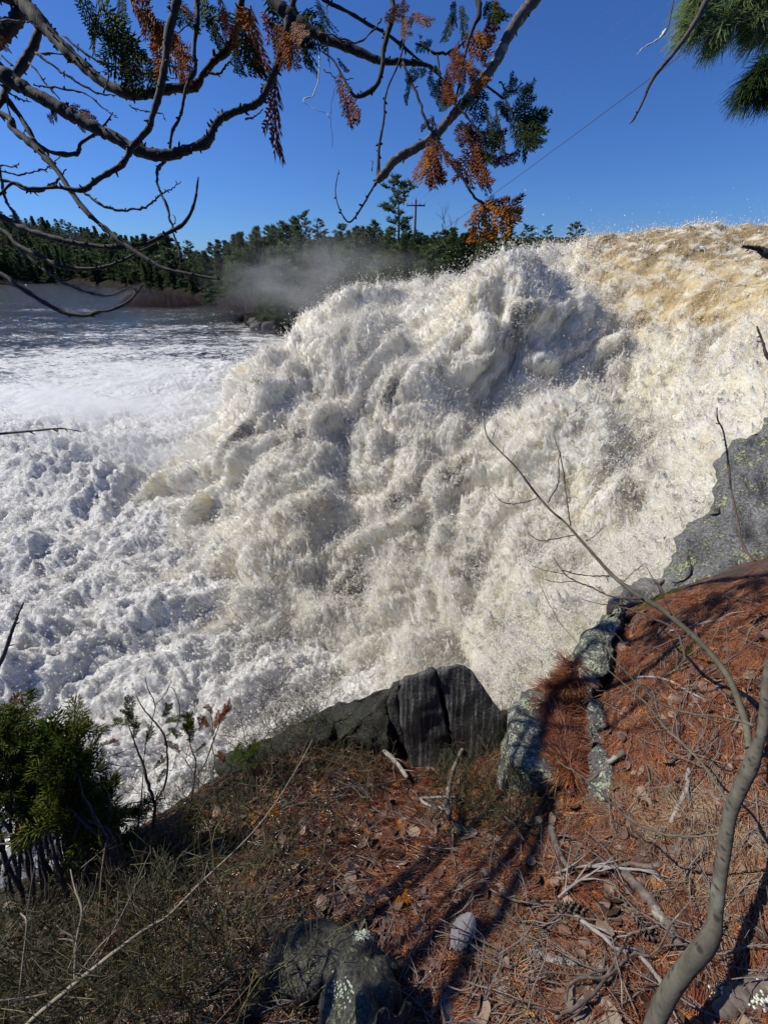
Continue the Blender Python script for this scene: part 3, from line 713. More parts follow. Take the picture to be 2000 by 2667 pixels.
for (a, b, c_, d, off, w) in ((1615, 0, 1392, 241, -1.05, 'leftmost'), (1681, 0, 1416, 265, 0, 'middle'), (1747, 12, 1422, 313, 1.05, 'rightmost')):
    q = at_d(a + (a - c_) * .6, b + (b - d) * .6, 17)
    wire(np.array([PP[0] + off, PP[1] - .16, PZ - .3]), q, .006, .35, 'power_line', w + ' of the three faint thin wires high in the sky', 'wire', WIRE_T, 'faint wires to the utility pole')
# fallen logs and pale rocks of the far shore
def drift_log(px, py, r, L, rz, lab):
    p = at_r(px, py, r); d = np.array([math.cos(rz), math.sin(rz), .04]) * L / 2
    o = MB().tube(smooth_path([p - d, p + (0, 0, .1), p + d], 3), np.linspace(.16, .08, 7), 6).build('driftwood_log', BARE); tag(o, lab, 'log')
drift_log(1205, 722, 40, 3.2, .1, 'pale driftwood log beside the crest of the far channel')
drift_log(1185, 727, 41, 2.2, .4, 'shorter driftwood log just left of the pale log by the far channel')
q = at_z(360, 791, 0); drift_log(365, 791, math.hypot(q[0], q[1]) * .99, 6, .1, 'drift log stranded against the flooded willow thicket')
# ------------------------------------------------------------------ near bank
GC = [(1000,2620,4.45),(600,2620,4.35),(300,2620,4.15),(0,2620,3.95),(-300,2620,3.7),(0,2350,3.45),(300,2350,3.75),(600,2300,4.02),(1000,2250,4.12),(1400,2250,4.30),(1900,2640,4.62),(1500,2620,4.55),
      (2000,2250,4.68),(1950,1850,4.75),(1720,1850,4.52),(1450,2080,4.25),(1150,2100,3.93),(1180,2030,3.74),(900,2050,3.84),(600,2080,3.66),(300,2180,3.46),(700,1920,3.6),(850,1840,3.56),(1600,1640,4.3),(1820,1620,4.66),(2000,1640,4.82),(1680,1560,4.32),(2400,1700,5.1),(2300,2300,4.9),(-600,2500,3.1),(1300,1950,3.9),(1480,1780,4.1)]
GP = [at_z(*c) for c in GC] + [np.array(p) for p in ((0, -1.2, 4.8), (1.8, -1.0, 5.1), (-1.8, -1.0, 4.3), (-3, -.5, 3.4), (3.2, .3, 5.4), (3.4, 2.0, 5.2))]
GR = RBF(GP, .01)
EDGE = [(-900,2560,2.9),(-300,2420,3.15),(0,2300,3.3),(300,2155,3.42),(450,2060,3.48),(600,1968,3.54),(720,1895,3.55),(850,1835,3.52),(1000,1840,3.5),(1180,1820,3.6),(1330,1820,3.85),(1440,1760,4.0),(1560,1650,4.16),(1640,1545,4.25),(1760,1500,4.4),(1900,1480,4.5),(2100,1450,4.6),(2600,1400,4.7)]
EP = np.array([at_z(*e)[:2] for e in EDGE])
def edge_dist(x, y):
    """signed distance outside the brink (positive over the water)"""
    p = np.stack([np.ravel(x), np.ravel(y)], -1); best = np.full(len(p), 1e9); sg = np.zeros(len(p))
    for a, b in zip(EP[:-1], EP[1:]):
        ab = b - a; t = np.clip(((p - a) @ ab) / (ab @ ab), 0, 1); q = a + t[:, None] * ab; d = np.hypot(*(p - q).T)
        cr = ab[0] * (p[:, 1] - a[1]) - ab[1] * (p[:, 0] - a[0]); m = d < best; best[m] = d[m]; sg[m] = np.sign(cr[m])
    return (best * sg).reshape(np.shape(x))
def ground_z(x, y):
    x = np.asarray(x, float); y = np.asarray(y, float)
    h = GR(x, y) + .035 * fbm(x * 2.2, y * 2.2, 0, 4) + .012 * noise(x * 11, y * 11, 3)
    d = edge_dist(x, y) + .06 * fbm(x * 3, y * 3, 5, 3)
    return h - .12 * sstep(-.25, .05, d) - np.clip(d, 0, 3) * 2.6
def gz(x, y): return float(ground_z(np.array([x]), np.array([y]))[0])
def on_ground(px, py):
    """walk the view ray down to the bank surface"""
    v = ray(px, py); ts = np.linspace(.5, 6, 500); P = EYE + v * ts[:, None]; h = ground_z(P[:, 0], P[:, 1]); k = np.argmax(P[:, 2] < h)
    return P[k] if k > 0 else at_z(px, py, 4.2)
def m_soil():
    k = NT('bank_soil'); n = k.noise(9, 7, .7); n2 = k.noise(50, 5, .75); n3 = k.noise(1.8, 3)
    side = k.n('ShaderNodeSeparateXYZ'); k.l(k.coord(), side.inputs[0]); mossy = k.rng(k.math('ADD', side.outputs[0], k.math('MULTIPLY', n3, 1.2)), .55, -.45)
    a = k.ramp(k.math('ADD', k.math('MULTIPLY', n, .5), k.math('MULTIPLY', n2, .5)), [(.35, (.018, .010, .007)), (.5, (.075, .032, .016)), (.62, (.16, .075, .035))])
    b = k.ramp(n2, [(.35, (.010, .010, .006)), (.6, (.035, .038, .012)), (.75, (.06, .06, .02))])
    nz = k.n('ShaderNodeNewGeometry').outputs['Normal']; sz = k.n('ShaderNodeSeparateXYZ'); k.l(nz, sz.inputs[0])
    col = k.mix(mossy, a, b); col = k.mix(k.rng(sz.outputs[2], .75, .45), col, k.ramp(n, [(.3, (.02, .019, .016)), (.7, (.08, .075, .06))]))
    return k.pbr(col, .8, k.bump(n2, 1, .02))
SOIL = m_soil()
def build_ground():
    nx, ny = 520, 420; x = np.linspace(-3.4, 4.0, nx)[:, None]; y = np.linspace(-1.4, 3.4, ny)[None]; X, Y = x + 0 * y, y + 0 * x
    Z = np.maximum(ground_z(X, Y), -1.0)
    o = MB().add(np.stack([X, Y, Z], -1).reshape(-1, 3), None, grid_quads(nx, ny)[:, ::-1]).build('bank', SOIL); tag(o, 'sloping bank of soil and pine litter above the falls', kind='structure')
build_ground()

# ------------------------------------------------------------------ rocks
LICH = m_rock('lichen_rock', (.085, .075, .078), (.20, .185, .185), (.40, .44, .35), .545, .75, 1.5)
GREYR = m_rock('grey_lichen_boulder', (.13, .13, .13), (.32, .32, .33), (.38, .40, .24), .46, .8, .8)
MOSSR = m_rock('mossy_rock', (.035, .035, .028), (.15, .145, .12), (.20, .21, .15), .44, .65, 1.6)
BRINK = m_rock('brink_stone', (.020, .020, .014), (.060, .058, .042), (.06, .075, .025), .45, .6, 1.2)
def m_slab():
    k = NT('wet_slab'); co = k.objco(); n = k.noise(3, 6, .65, co=co); st = k.noise(14, 6, .7, stretch=(4.5, .35, .35, (0, 0, R(12))), co=co); f = k.noise(60, 5, .7, co=co)
    col = k.mix(k.rng(st, .47, .68), k.ramp(n, [(.3, (.012, .012, .012)), (.7, (.040, .040, .038))]), (.17, .165, .15))
    return k.pbr(col, .42, k.bump(k.math('ADD', f, st), .9, .012), .5)
SLAB = m_slab()
def hull_rock(pts, mat, name, parent=None, cuts=26, amp=.03, fr=4., seed=0, bevel=.0, origin=None):
    """convex rock through measured corner points, subdivided and weathered"""
    import bmesh
    bm = bmesh.new(); [bm.verts.new(p) for p in pts]; r = bmesh.ops.convex_hull(bm, input=bm.verts)
    bmesh.ops.delete(bm, geom=[v for v in bm.verts if not v.link_faces], context='VERTS')
    for _ in range(5):
        L = [e for e in bm.edges if e.calc_length() > 1.2 / cuts]
        if not L: break
        bmesh.ops.subdivide_edges(bm, edges=L, cuts=1, use_grid_fill=False); bmesh.ops.triangulate(bm, faces=bm.faces[:])
    for _ in range(2): bmesh.ops.smooth_vert(bm, verts=bm.verts, factor=.5, use_axis_x=True, use_axis_y=True, use_axis_z=True)
    bm.normal_update(); V = np.array([v.co for v in bm.verts]); N = np.array([v.normal for v in bm.verts])
    d = amp * (1.5 * fbm(V[:, 0] * fr + seed, V[:, 1] * fr, V[:, 2] * fr, 5, g=.55) - .5 * np.abs(noise(V[:, 0] * fr * 1.7, V[:, 1] * fr * 1.7 + seed, V[:, 2] * fr * 1.7)))
    V = V + N * d[:, None]; c = V.mean(0) if origin is None else np.asarray(origin)
    me = bpy.data.meshes.new(name)
    for v, q in zip(bm.verts, V): v.co = q - c
    bmesh.ops.recalc_face_normals(bm, faces=bm.faces); bm.to_mesh(me); bm.free(); me.shade_smooth(); me.materials.append(mat)
    return link(name, me, parent, c)
def rp(L, k=.94): return [at_d(p[0], p[1], p[2] * k) for p in L]
def down(P, h): return [np.array([p[0], p[1], p[2] - h]) for p in P]
# dark split slab
t = empty('split_slab_rock', at_z(1180, 1990, 3.3), 'dark wet slab of rock split by a groove at the brink', 'rock')
def zp(L): return [at_z(*p) for p in L]
def back(P, k=.38, h=.6): return [np.array([p[0] * 1.02, p[1] + k, p[2] - h]) for p in P]
P1 = zp([(1058,1756,4.20),(1129,1742,4.26),(1214,2060,3.62),(1078,2045,3.60),(1036,1800,4.10),(1050,1920,3.86)]); hull_rock(P1 + back(P1), SLAB, 'slab_block', t, amp=.024, seed=1, cuts=34)
P2 = zp([(1133,1743,4.26),(1193,1725,4.31),(1228,1742,4.27),(1256,1784,4.20),(1326,1890,4.06),(1333,1918,4.0),(1322,2055,3.66),(1218,2066,3.60)]); hull_rock(P2 + back(P2), SLAB, 'slab_block', t, amp=.024, seed=5, cuts=34)
P3 = zp([(1006,1822,3.98),(1040,1766,4.10),(1060,1945,3.74),(1008,1915,3.76)]); hull_rock(P3 + back(P3), m_rock('slab_edge_rock', (.02, .02, .018), (.09, .085, .075), (.13, .13, .10), .4, .5), 'slab_block', t, amp=.04, seed=9)
# low mossy ledge that runs down-left from the slab
P4 = zp([(1042,1768,4.06),(960,1803,3.90),(870,1838,3.76),(1020,1930,3.84),(880,1925,3.80)]); o = hull_rock(P4 + back(P4, .12, .5) + down(P4, .4), BRINK, 'brink_rock', None, amp=.07, seed=3)
tag(o, 'dark mossy rock shoulder left of the split slab', 'rock')
P5 = zp([(890,1828,3.74),(760,1886,3.64),(650,1942,3.58),(560,1990,3.54),(860,1915,3.80),(720,1965,3.70),(600,2010,3.60)]); o = hull_rock(P5 + back(P5, .10, .4) + down(P5, .3), BRINK, 'brink_rock', None, amp=.06, seed=4)
tag(o, 'long low rock ledge sloping down to the left along the brink', 'rock')
# lichen rocks
a = rp([(1312,1990,1.72),(1322,1880,1.98),(1360,1790,2.14),(1420,1738,2.25),(1475,1760,2.2),(1440,1900,1.88),(1480,1960,1.74),(1400,2010,1.62),(1500,2030,1.62)], .95); o = hull_rock(a + down(a, .5), LICH, 'lichen_rock', None, amp=.06, seed=12)
tag(o, 'lichen crusted rock immediately right of the dark split slab', 'rock')
a = rp([(1462,1762,2.18),(1500,1700,2.3),(1548,1640,2.42),(1600,1560,2.6),(1640,1545,2.62),(1612,1640,2.38),(1600,1720,2.2),(1560,1800,2.05),(1520,1790,2.08)], .885); o = hull_rock(a + down(a, .5), LICH, 'lichen_rock', None, amp=.08, seed=15)
tag(o, 'pale lichen rock ridge at the brink above the needle bed', 'rock')
a = rp([(1535,1800,2.03),(1562,1800,2.02),(1540,1900,1.83),(1600,1910,1.82),(1655,1940,1.80),(1648,1985,1.72),(1520,1960,1.74),(1530,2060,1.57),(1590,2100,1.50),(1600,2010,1.66),(1640,1900,1.84)], .925); o = hull_rock(a + down(a, .4), LICH, 'lichen_rock', None, amp=.06, seed=18)
tag(o, 'narrow grey rock with white lichen between the needle patches', 'rock')
a = rp([(1590,1560,2.75),(1620,1520,2.95),(1680,1495,3.1),(1735,1500,3.05),(1730,1560,2.8),(1640,1580,2.7)]); o = hull_rock(a + down(a, 1.0), WETROCK, 'wet_ledge', None, amp=.06, seed=21)
tag(o, 'black wet ledge in the notch below the big grey boulder', 'rock')
# big grey boulder on the right
a = rp([(1740,1560,2.9),(1745,1490,3.1),(1812,1405,3.3),(1850,1330,3.5),(1862,1275,3.6),(1905,1180,3.8),(1960,1110,4.0),(2040,1040,4.2),(2200,960,4.4),(1900,1600,2.55),(2010,1625,2.45),(2200,1640,2.4),(2500,1500,2.5),(2500,1000,4.0),(1900,1450,2.9)])
o = hull_rock(a + down(a, 1.6), GREYR, 'grey_boulder', None, cuts=18, amp=.15, fr=2.4, seed=25); tag(o, 'big grey boulder with yellow green lichen at the right edge', 'boulder')
# mossy rocks at the bottom
def mound(pts_top, name, lab, seed, mat=MOSSR, amp=.04):
    c = np.mean(pts_top, 0); P = list(pts_top) + [np.array([c[0] + (p[0] - c[0]) * 1.12, c[1] + (p[1] - c[1]) * 1.12, p[2] - .35]) for p in pts_top]
    o = hull_rock(P, mat, name, None, amp=.075, fr=6, seed=seed, cuts=60); tag(o, lab, 'rock'); return o
def gp(px, py, h): q = on_ground(px, py); return q + (EYE - q) / np.linalg.norm(EYE - q) * h
mound([gp(690,2500,.06), gp(740,2430,.12), gp(820,2392,.15), gp(900,2390,.16), gp(985,2450,.16), gp(1030,2520,.10), gp(860,2480,.19), gp(720,2580,.06), gp(900,2580,.12)], 'mossy_rock', 'dark mossy rock near the bottom edge with a pale lichen rosette', 31)
mound([gp(850,2640,.12), gp(870,2550,.17), gp(910,2505,.21), gp(1000,2515,.22), gp(1060,2585,.20), gp(1100,2700,.14), gp(980,2700,.24), gp(860,2760,.12)], 'mossy_rock', 'rounded grey green rock cut off by the bottom edge', 35)

# ------------------------------------------------------------------ litter (instances, nobody could count it)
def litter_mat(name, stops, rough=.55, spec=.5):
    k = NT(name); return k.pbr(k.ramp(k.rand(), stops), rough, None, spec)
NEED = litter_mat('fallen_needles', [(0, (.05, .014, .007)), (.35, (.17, .045, .015)), (.7, (.30, .095, .032)), (1, (.36, .19, .09))], .45, .6)
NEEDT = litter_mat('bleached_needles', [(0, (.12, .07, .04)), (.5, (.26, .17, .10)), (1, (.40, .31, .20))], .5, .5)
def needle_bunch(seed, n=5, L=.085, w=.0008, spread=.22):
    r = np.random.RandomState(seed); mb = MB()
    for i in range(n):
        a = r.normal(0, spread); c = r.normal(0, .35); p = np.array([r.normal(0, .006), r.normal(0, .006), 0]); P = [p]; m = 3
        for j in range(m): a += c / m; p = p + np.array([math.cos(a), math.sin(a), r.normal(0, .07) + .02]) * L * r.uniform(.8, 1.1) / m; P.append(p)
        mb.tube(P, [w, w, w, w * .5], 3, cap=False)
    return mb
def ground_scatter(n, region, dens=None):
    """random spots on the bank visible from around the photographer"""
    px = rng.uniform(region[0], region[1], n * 2); py = rng.uniform(region[2], region[3], n * 2); x = (px - 1000) / FPX; yv = (1333.5 - py) / FPX
    V = np.stack([x, cP + sP * yv, -sP + cP * yv], -1); z = 4.25; t = (z - 6) / V[:, 2]
    for _ in range(6):
        P = EYE + V * t[:, None]; h = ground_z(P[:, 0], P[:, 1]); t = t * .4 + .6 * np.clip((h - 6) / V[:, 2], .5, 5)
    P = EYE + V * t[:, None]; P[:, 2] = ground_z(P[:, 0], P[:, 1]); d = edge_dist(P[:, 0], P[:, 1]); ok = (d < -.01) & (t < 4.5)
    if dens is not None: ok &= rng.random(len(P)) < dens(px, py, P)
    return P[ok][:n]
def rustiness(px, py, P): return np.clip(sstep(750, 1400, px + .35 * (py - 2100)) + .16, 0, 1) * np.clip(.75 + .9 * fbm(P[:, 0] * 3, P[:, 1] * 3, 1, 3), .1, 1)
def scatter(name, P, T, s0, s1, lab, lift=.004, tilt=.12, sq=1.):
    n = len(P); s = rng.uniform(s0, s1, n); P = P.copy(); E = aligned(P, tilt); P[:, 2] += rng.uniform(0, lift, n)
    return gn_instances(name, P, np.c_[s, s, s * sq], E, T, lab)
def aligned(P, tilt, spin=None):
    """euler angles that lay a piece on the slope with a random turn"""
    n = len(P); e = .02; x, y = P[:, 0], P[:, 1]; N = np.c_[-(ground_z(x + e, y) - ground_z(x - e, y)) / (2 * e), -(ground_z(x, y + e) - ground_z(x, y - e)) / (2 * e), np.ones(n)]
    N += rng.normal(0, tilt, (n, 3)); N /= np.linalg.norm(N, axis=1)[:, None]; a = rng.uniform(0, 6.283, n) if spin is None else spin
    X = np.c_[np.cos(a), np.sin(a), 0 * a]; X -= N * (X * N).sum(1)[:, None]; X /= np.linalg.norm(X, axis=1)[:, None]; Y = np.cross(N, X)
    return np.c_[np.arctan2(Y[:, 2], N[:, 2]), -np.arcsin(np.clip(X[:, 2], -1, 1)), np.arctan2(X[:, 1], X[:, 0])]
scatter('pine_needles', ground_scatter(60000, (200, 2150, 1500, 2720), rustiness), [template('n', needle_bunch(i), NEED) for i in range(6)], .75, 1.15, 'carpet of rust coloured fallen pine needles', .012)
WETN = litter_mat('wet_needles', [(0, (.010, .006, .005)), (.5, (.035, .016, .010)), (.85, (.09, .035, .018)), (1, (.16, .06, .025))], .18, .8)
scatter('wet_needles', ground_scatter(26000, (350, 1450, 1800, 2720), lambda px, py, P: (1 - sstep(1050, 1400, px + .5 * (py - 2300))) * np.clip(.9 + 1.0 * fbm(P[:, 0] * 2.6, P[:, 1] * 2.6, 4, 3), .1, 1)), [template('n', needle_bunch(60 + i, 4, .05, .0012, .5), WETN) for i in range(5)], .6, 1.2, 'dark wet litter of broken needles in the middle of the bank', .010, .22)
CHIP = litter_mat('orange_scraps', [(0, (.16, .05, .015)), (.6, (.38, .14, .03)), (1, (.50, .25, .08))], .5, .5)
scatter('cedar_scraps', ground_scatter(1500, (350, 2150, 1650, 2720)), [template('c', needle_bunch(80 + i, 9, .035, .0016, .7), CHIP) for i in range(4)], .5, 1.0, 'orange scraps of fallen cedar leaf flecking the bank', .022, .3)
scatter('bleached_needles', ground_scatter(16000, (1000, 2150, 2050, 2720), lambda px, py, P: sstep(1100, 1700, px) * np.clip(.3 + 1.6 * fbm(P[:, 0] * 2.3, P[:, 1] * 2.3, 8, 3), 0, 1)), [template('n', needle_bunch(20 + i, 8, .09, .0009, .12), NEEDT) for i in range(4)], .8, 1.2, 'straw coloured bundles of old pine needles', .016)
# needle beds lying on top of the lichen rocks
def bed(pts, n, spread, lab):
    from mathutils.bvhtree import BVHTree
    V, F, P = [], [], []
    for o in SC.objects:
        if o.name.startswith('lichen_rock'): k = len(V); V += [o.location + v.co for v in o.data.vertices]; F += [[k + i for i in p.vertices] for p in o.data.polygons]
    T = BVHTree.FromPolygons(V, F)
    for px, py, d in pts:
        for _ in range(n):
            h = T.ray_cast(Vector(EYE), Vector(ray(px + random.gauss(0, 22), py + random.gauss(0, 26))))
            if h[0] is not None and h[1].z > .2: P.append(np.array(h[0]) + (0, 0, .004))
    P = np.array(P); return gn_instances('needle_patch', P, np.ones((len(P), 3)), np.c_[rng.normal(0, .2, len(P)), rng.normal(0, .2, len(P)), rng.uniform(0, 6.28, len(P))], [template('n', needle_bunch(40 + i), NEED) for i in range(4)], lab)
bed([(1465,1800,2.05),(1480,1850,1.95),(1490,1900,1.86),(1500,1950,1.78),(1470,1770,2.1),(1510,2000,1.7)], 520, .055, 'patch of red brown needles caught on the lichen rock')

# flat leaves, bark chips, cone scales
def leaf_mesh(seed, curl=.35, n=7):
    r = np.random.RandomState(seed); V = []; F = []; u = np.linspace(0, 1, n)
    cx, cz = r.normal(0, curl), r.normal(0, curl)
    for i, a in enumerate(u):
        w = .40 * math.sin(math.pi * min(1, a * .96 + .04)) ** .75 * (1 + .10 * r.normal())
        for j, b in enumerate((-1, -.5, 0, .5, 1)):
            x = a - .5; y = b * w; V.append((x, y, cx * x * x * 1.4 + abs(b) * w * cz * .8 + r.normal(0, .018)))
    return np.array(V), grid_quads(n, 5)
LEAF_D = litter_mat('dead_leaves', [(0, (.030, .018, .014)), (.4, (.085, .045, .030)), (.75, (.15, .095, .07)), (1, (.26, .19, .13))], .5, .25)
def leafT(mat, k): return [template('l', MB().add(leaf_mesh(s)[0], None, leaf_mesh(s)[1]), mat) for s in range(k, k + 5)]
scatter('leaf_litter', ground_scatter(4200, (0, 2150, 1600, 2720), lambda px, py, P: np.clip(.45 + 1.5 * fbm(P[:, 0] * 3.2, P[:, 1] * 3.2, 2, 3), .06, 1)), leafT(LEAF_D, 1), .018, .055, 'small brown dead leaves and bark scraps strewn over the bank', .03, .5)
# twig litter
TWIGM = m_bark('twig_bark', (.06, .045, .038), (.24, .20, .17), 40, bump=.002)
def twig_mesh(seed, side=2):
    r = np.random.RandomState(seed); P = [np.zeros(3)]; d = np.array([1., 0, 0])
    for i in range(7): d = d + r.normal(0, .16, 3) * (1, 1, .35); d /= np.linalg.norm(d); P.append(P[-1] + d / 7)
    mb = MB().tube(P, np.linspace(.014, .006, 8), 5)
    for k in range(side):
        q = P[r.randint(2, 7)]; e = d + r.normal(0, .6, 3) * (1, 1, .3); e /= np.linalg.norm(e); mb.tube([q, q + e * .16, q + e * .3 + r.normal(0, .03, 3)], [.007, .005, .003], 4)
    return mb
scatter('twig_litter', ground_scatter(3600, (0, 2150, 1560, 2720)), [template('t', twig_mesh(i), TWIGM) for i in range(6)], .05, .20, 'thin dead twigs scattered through the litter', .03, .16)
# ------------------------------------------------------------------ near branches and saplings
BARK_D = m_bark('cedar_bark', (.006, .005, .004), (.028, .023, .019), 55, (1, 1, .3), .004)
BARK_L = m_bark('weathered_bark', (.035, .027, .021), (.17, .14, .11), 60, (1, 1, .3), .005, (.30, .31, .24))
TWIG_D = m_bark('dead_twig_bark', (.022, .017, .015), (.10, .08, .07), 60, bump=.002)
SAPB = m_bark('alder_bark', (.036, .033, .024), (.12, .11, .08), 16, (.9, .9, 5), .003, (.15, .15, .115))
SAPT = m_bark('young_bark', (.06, .055, .035), (.15, .135, .09), 40, bump=.001)
REDTW = m_bark('red_twig_bark', (.045, .028, .022), (.13, .085, .065), 50, bump=.001)
LICHM = m_flat('white_lichen', (.55, .56, .48), .8)
def m_leaf(name, a, b, tr=.35, ro=.45):
    k = NT(name); t = k.noise(60, 3, co=k.objco()); c = k.mix(k.rng(t, .35, .65), a, b); c = k.mix(k.math('MULTIPLY', k.rand(), .5), c, tuple(x * .6 for x in a))
    return k.pbr(c, .65, None, .12, trans=tr)
CG = m_leaf('cedar_leaf_green', (.060, .10, .010), (.12, .17, .015), .5); CO = m_leaf('cedar_leaf_orange', (.46, .17, .020), (.62, .27, .035), .45)
CR = m_leaf('cedar_leaf_rust', (.26, .080, .022), (.38, .13, .035), .45); CK = m_leaf('cedar_leaf_dark_green', (.030, .055, .010), (.065, .10, .014), .45); CB = m_leaf('cedar_leaf_tan', (.34, .17, .09), (.45, .25, .14), .3)
CY = m_leaf('shrub_leaf', (.10, .135, .022), (.21, .22, .045), .5)
def tube_px(mb, pts, depth, sides=8, knob=.10, n=6, jt=.06, wob=.0, seed=0):
    """pts rows: src px x, y, width px; depth number or per-point"""
    pts = np.asarray(pts, float); D = np.broadcast_to(np.asarray(depth, float), (len(pts),)) if np.ndim(depth) < 1 or len(np.atleast_1d(depth)) == len(pts) else np.interp(np.linspace(0, 1, len(pts)), np.linspace(0, 1, len(depth)), depth)
    A = np.array([np.r_[at_d(p[0], p[1], d), p[2] / FPX * d / 2 * .82] for p, d in zip(pts, D)]); S = smooth_path(A, n)
    r = np.random.RandomState(seed + len(pts)); k = len(S); rad = np.abs(S[:, 3]) * (1 + knob * r.normal(0, 1, k)); rad = np.maximum(rad, .0007)
    jit = r.normal(0, 1, (k, 3)) * (np.abs(S[:, 3]) * jt + wob)[:, None]
    mb.tube(S[:, :3] + jit, rad, sides); return S
def spurs(mb, S, every, L, rad, seed, up=False):
    r = np.random.RandomState(seed); seg = np.linalg.norm(np.diff(S[:, :3], axis=0), axis=1).cumsum(); tot = seg[-1]
    for k in range(int(tot / every)):
        i = min(np.searchsorted(seg, r.uniform(0, tot)), len(S) - 2); p = S[i, :3]; t = S[i + 1, :3] - p; t /= np.linalg.norm(t) + 1e-9
        e = r.normal(0, 1, 3); e -= t * (e @ t); e /= np.linalg.norm(e); d = e + t * r.uniform(0, .8); l = L * r.uniform(.3, 1.3); b = S[i, 3]
        mb.tube([p, p + d * (b + l * .5), p + d * (b + l) + r.normal(0, .1, 3) * l], [min(rad * 1.6, b), rad, rad * .5], 4)
def frond_mesh(seed, n=9, spread=.42, lobes=6, w=.023, droop=.1):
    r = np.random.RandomState(seed); V, T = [], []
    def lobe(p, d, L, ww):
        s = np.array([-d[1], d[0], 0]); s = s / (np.linalg.norm(s) + 1e-9); z = np.array([0, 0, 1.]); m = p + d * L * .5; k = len(V)
        V.extend([p, m + s * ww, m + z * ww * .45, m - s * ww, m - z * ww * .45, p + d * L])
        for a, b in ((1, 2), (2, 3), (3, 4), (4, 1)): T.append((k, k + b, k + a)); T.append((k + 5, k + a, k + b))
    rot = lambda d, a: np.array([d[0] * math.cos(a) - d[1] * math.sin(a), d[0] * math.sin(a) + d[1] * math.cos(a), d[2]])
    p = np.zeros(3); d = np.array([0, 1., 0]); P = [p]; bend = r.normal(0, .05)
    for i in range(n + 1):
        q = p + d / (n + 1); lobe(p, d, 1.25 / (n + 1), w * .75); f = i / n
        if i < n:
            for sgn in (-1, 1):
                if r.rand() < .07: continue
                L = spread * (math.sin(math.pi * min(1, (1 - f) * .72 + .12)) ** .8) * r.uniform(.7, 1.1); e = rot(d, sgn * r.uniform(.5, .8)); e[2] += r.normal(0, .10); b = p + (q - p) * (.5 if sgn > 0 else 0); m = max(2, int(lobes * L / spread))
                for j in range(m):
                    b2 = b + e * L / m; lobe(b, e, 1.35 * L / m, w * .8)
                    if j < m:
                        for sg in (-1, 1): lobe(b, rot(e, sg * r.uniform(.45, .7)) + np.array([0, 0, r.normal(0, .1)]), L / m * r.uniform(1.6, 2.5) * (1.05 - .5 * j / m), w * .75)
                    e = rot(e, -sgn * .04); b = b2
        p = q; d = rot(d, bend + r.normal(0, .03)); d[2] -= droop * .1
    return np.array(V), np.array(T)
FR_V = [frond_mesh(s) for s in range(5)]; FR_N = [frond_mesh(s + 10, 11, .26, 5, .018) for s in range(3)]; FR_W = [frond_mesh(s + 20, 7, .55, 6, .025) for s in range(3)]
FSETS = {'n': FR_N, 'm': FR_V, 'w': FR_W}; _fm = {}
def frond_data(kind, i, mat):
    k = (kind, i, mat.name)
    if k not in _fm: V, T = FSETS[kind][i]; m = MB().add(V, T).mesh('leaf_spray', False); m.materials.append(mat); _fm[k] = m
    return _fm[k]
def frond(parent, px, py, ang, Lpx, d, mat, kind='m', tilt=.35, lab=None, seed=None):
    """spray starting at a pixel, pointing ang degrees (0 right, 90 down) in the view, real size from its distance"""
    i = random.randrange(len(FSETS[kind])); b = at_d(px, py, d); e = at_d(px + math.cos(R(ang)) * Lpx, py + math.sin(R(ang)) * Lpx, d + random.uniform(-.25, .25) * Lpx / FPX * d)
    y = Vector(e - b); L = y.length; y.normalize(); z = Vector(EYE - b).normalized(); z = z + Vector([random.gauss(0, tilt) for _ in range(3)]); x = y.cross(z).normalized(); z = x.cross(y)
    o = bpy.data.objects.new('leaf_spray', frond_data(kind, i, mat)); SC.collection.objects.link(o); o.parent = parent
    M = Matrix.Translation(Vector(b)) @ Matrix((x, y, z)).transposed().to_4x4() @ Matrix.Diagonal((L, L, L, 1)); o.matrix_local = parent.matrix_world.inverted() @ M if parent.type == 'EMPTY' else Matrix.Translation(-parent.location) @ M
    if lab: o['label'] = lab
    return o
def c1(L): return [(x / 1.659, y / 1.659, w / 1.659) for x, y, w in L]
def c2(L): return [(1000 + x / 1.659, y / 1.659, w / 1.659) for x, y, w in L]
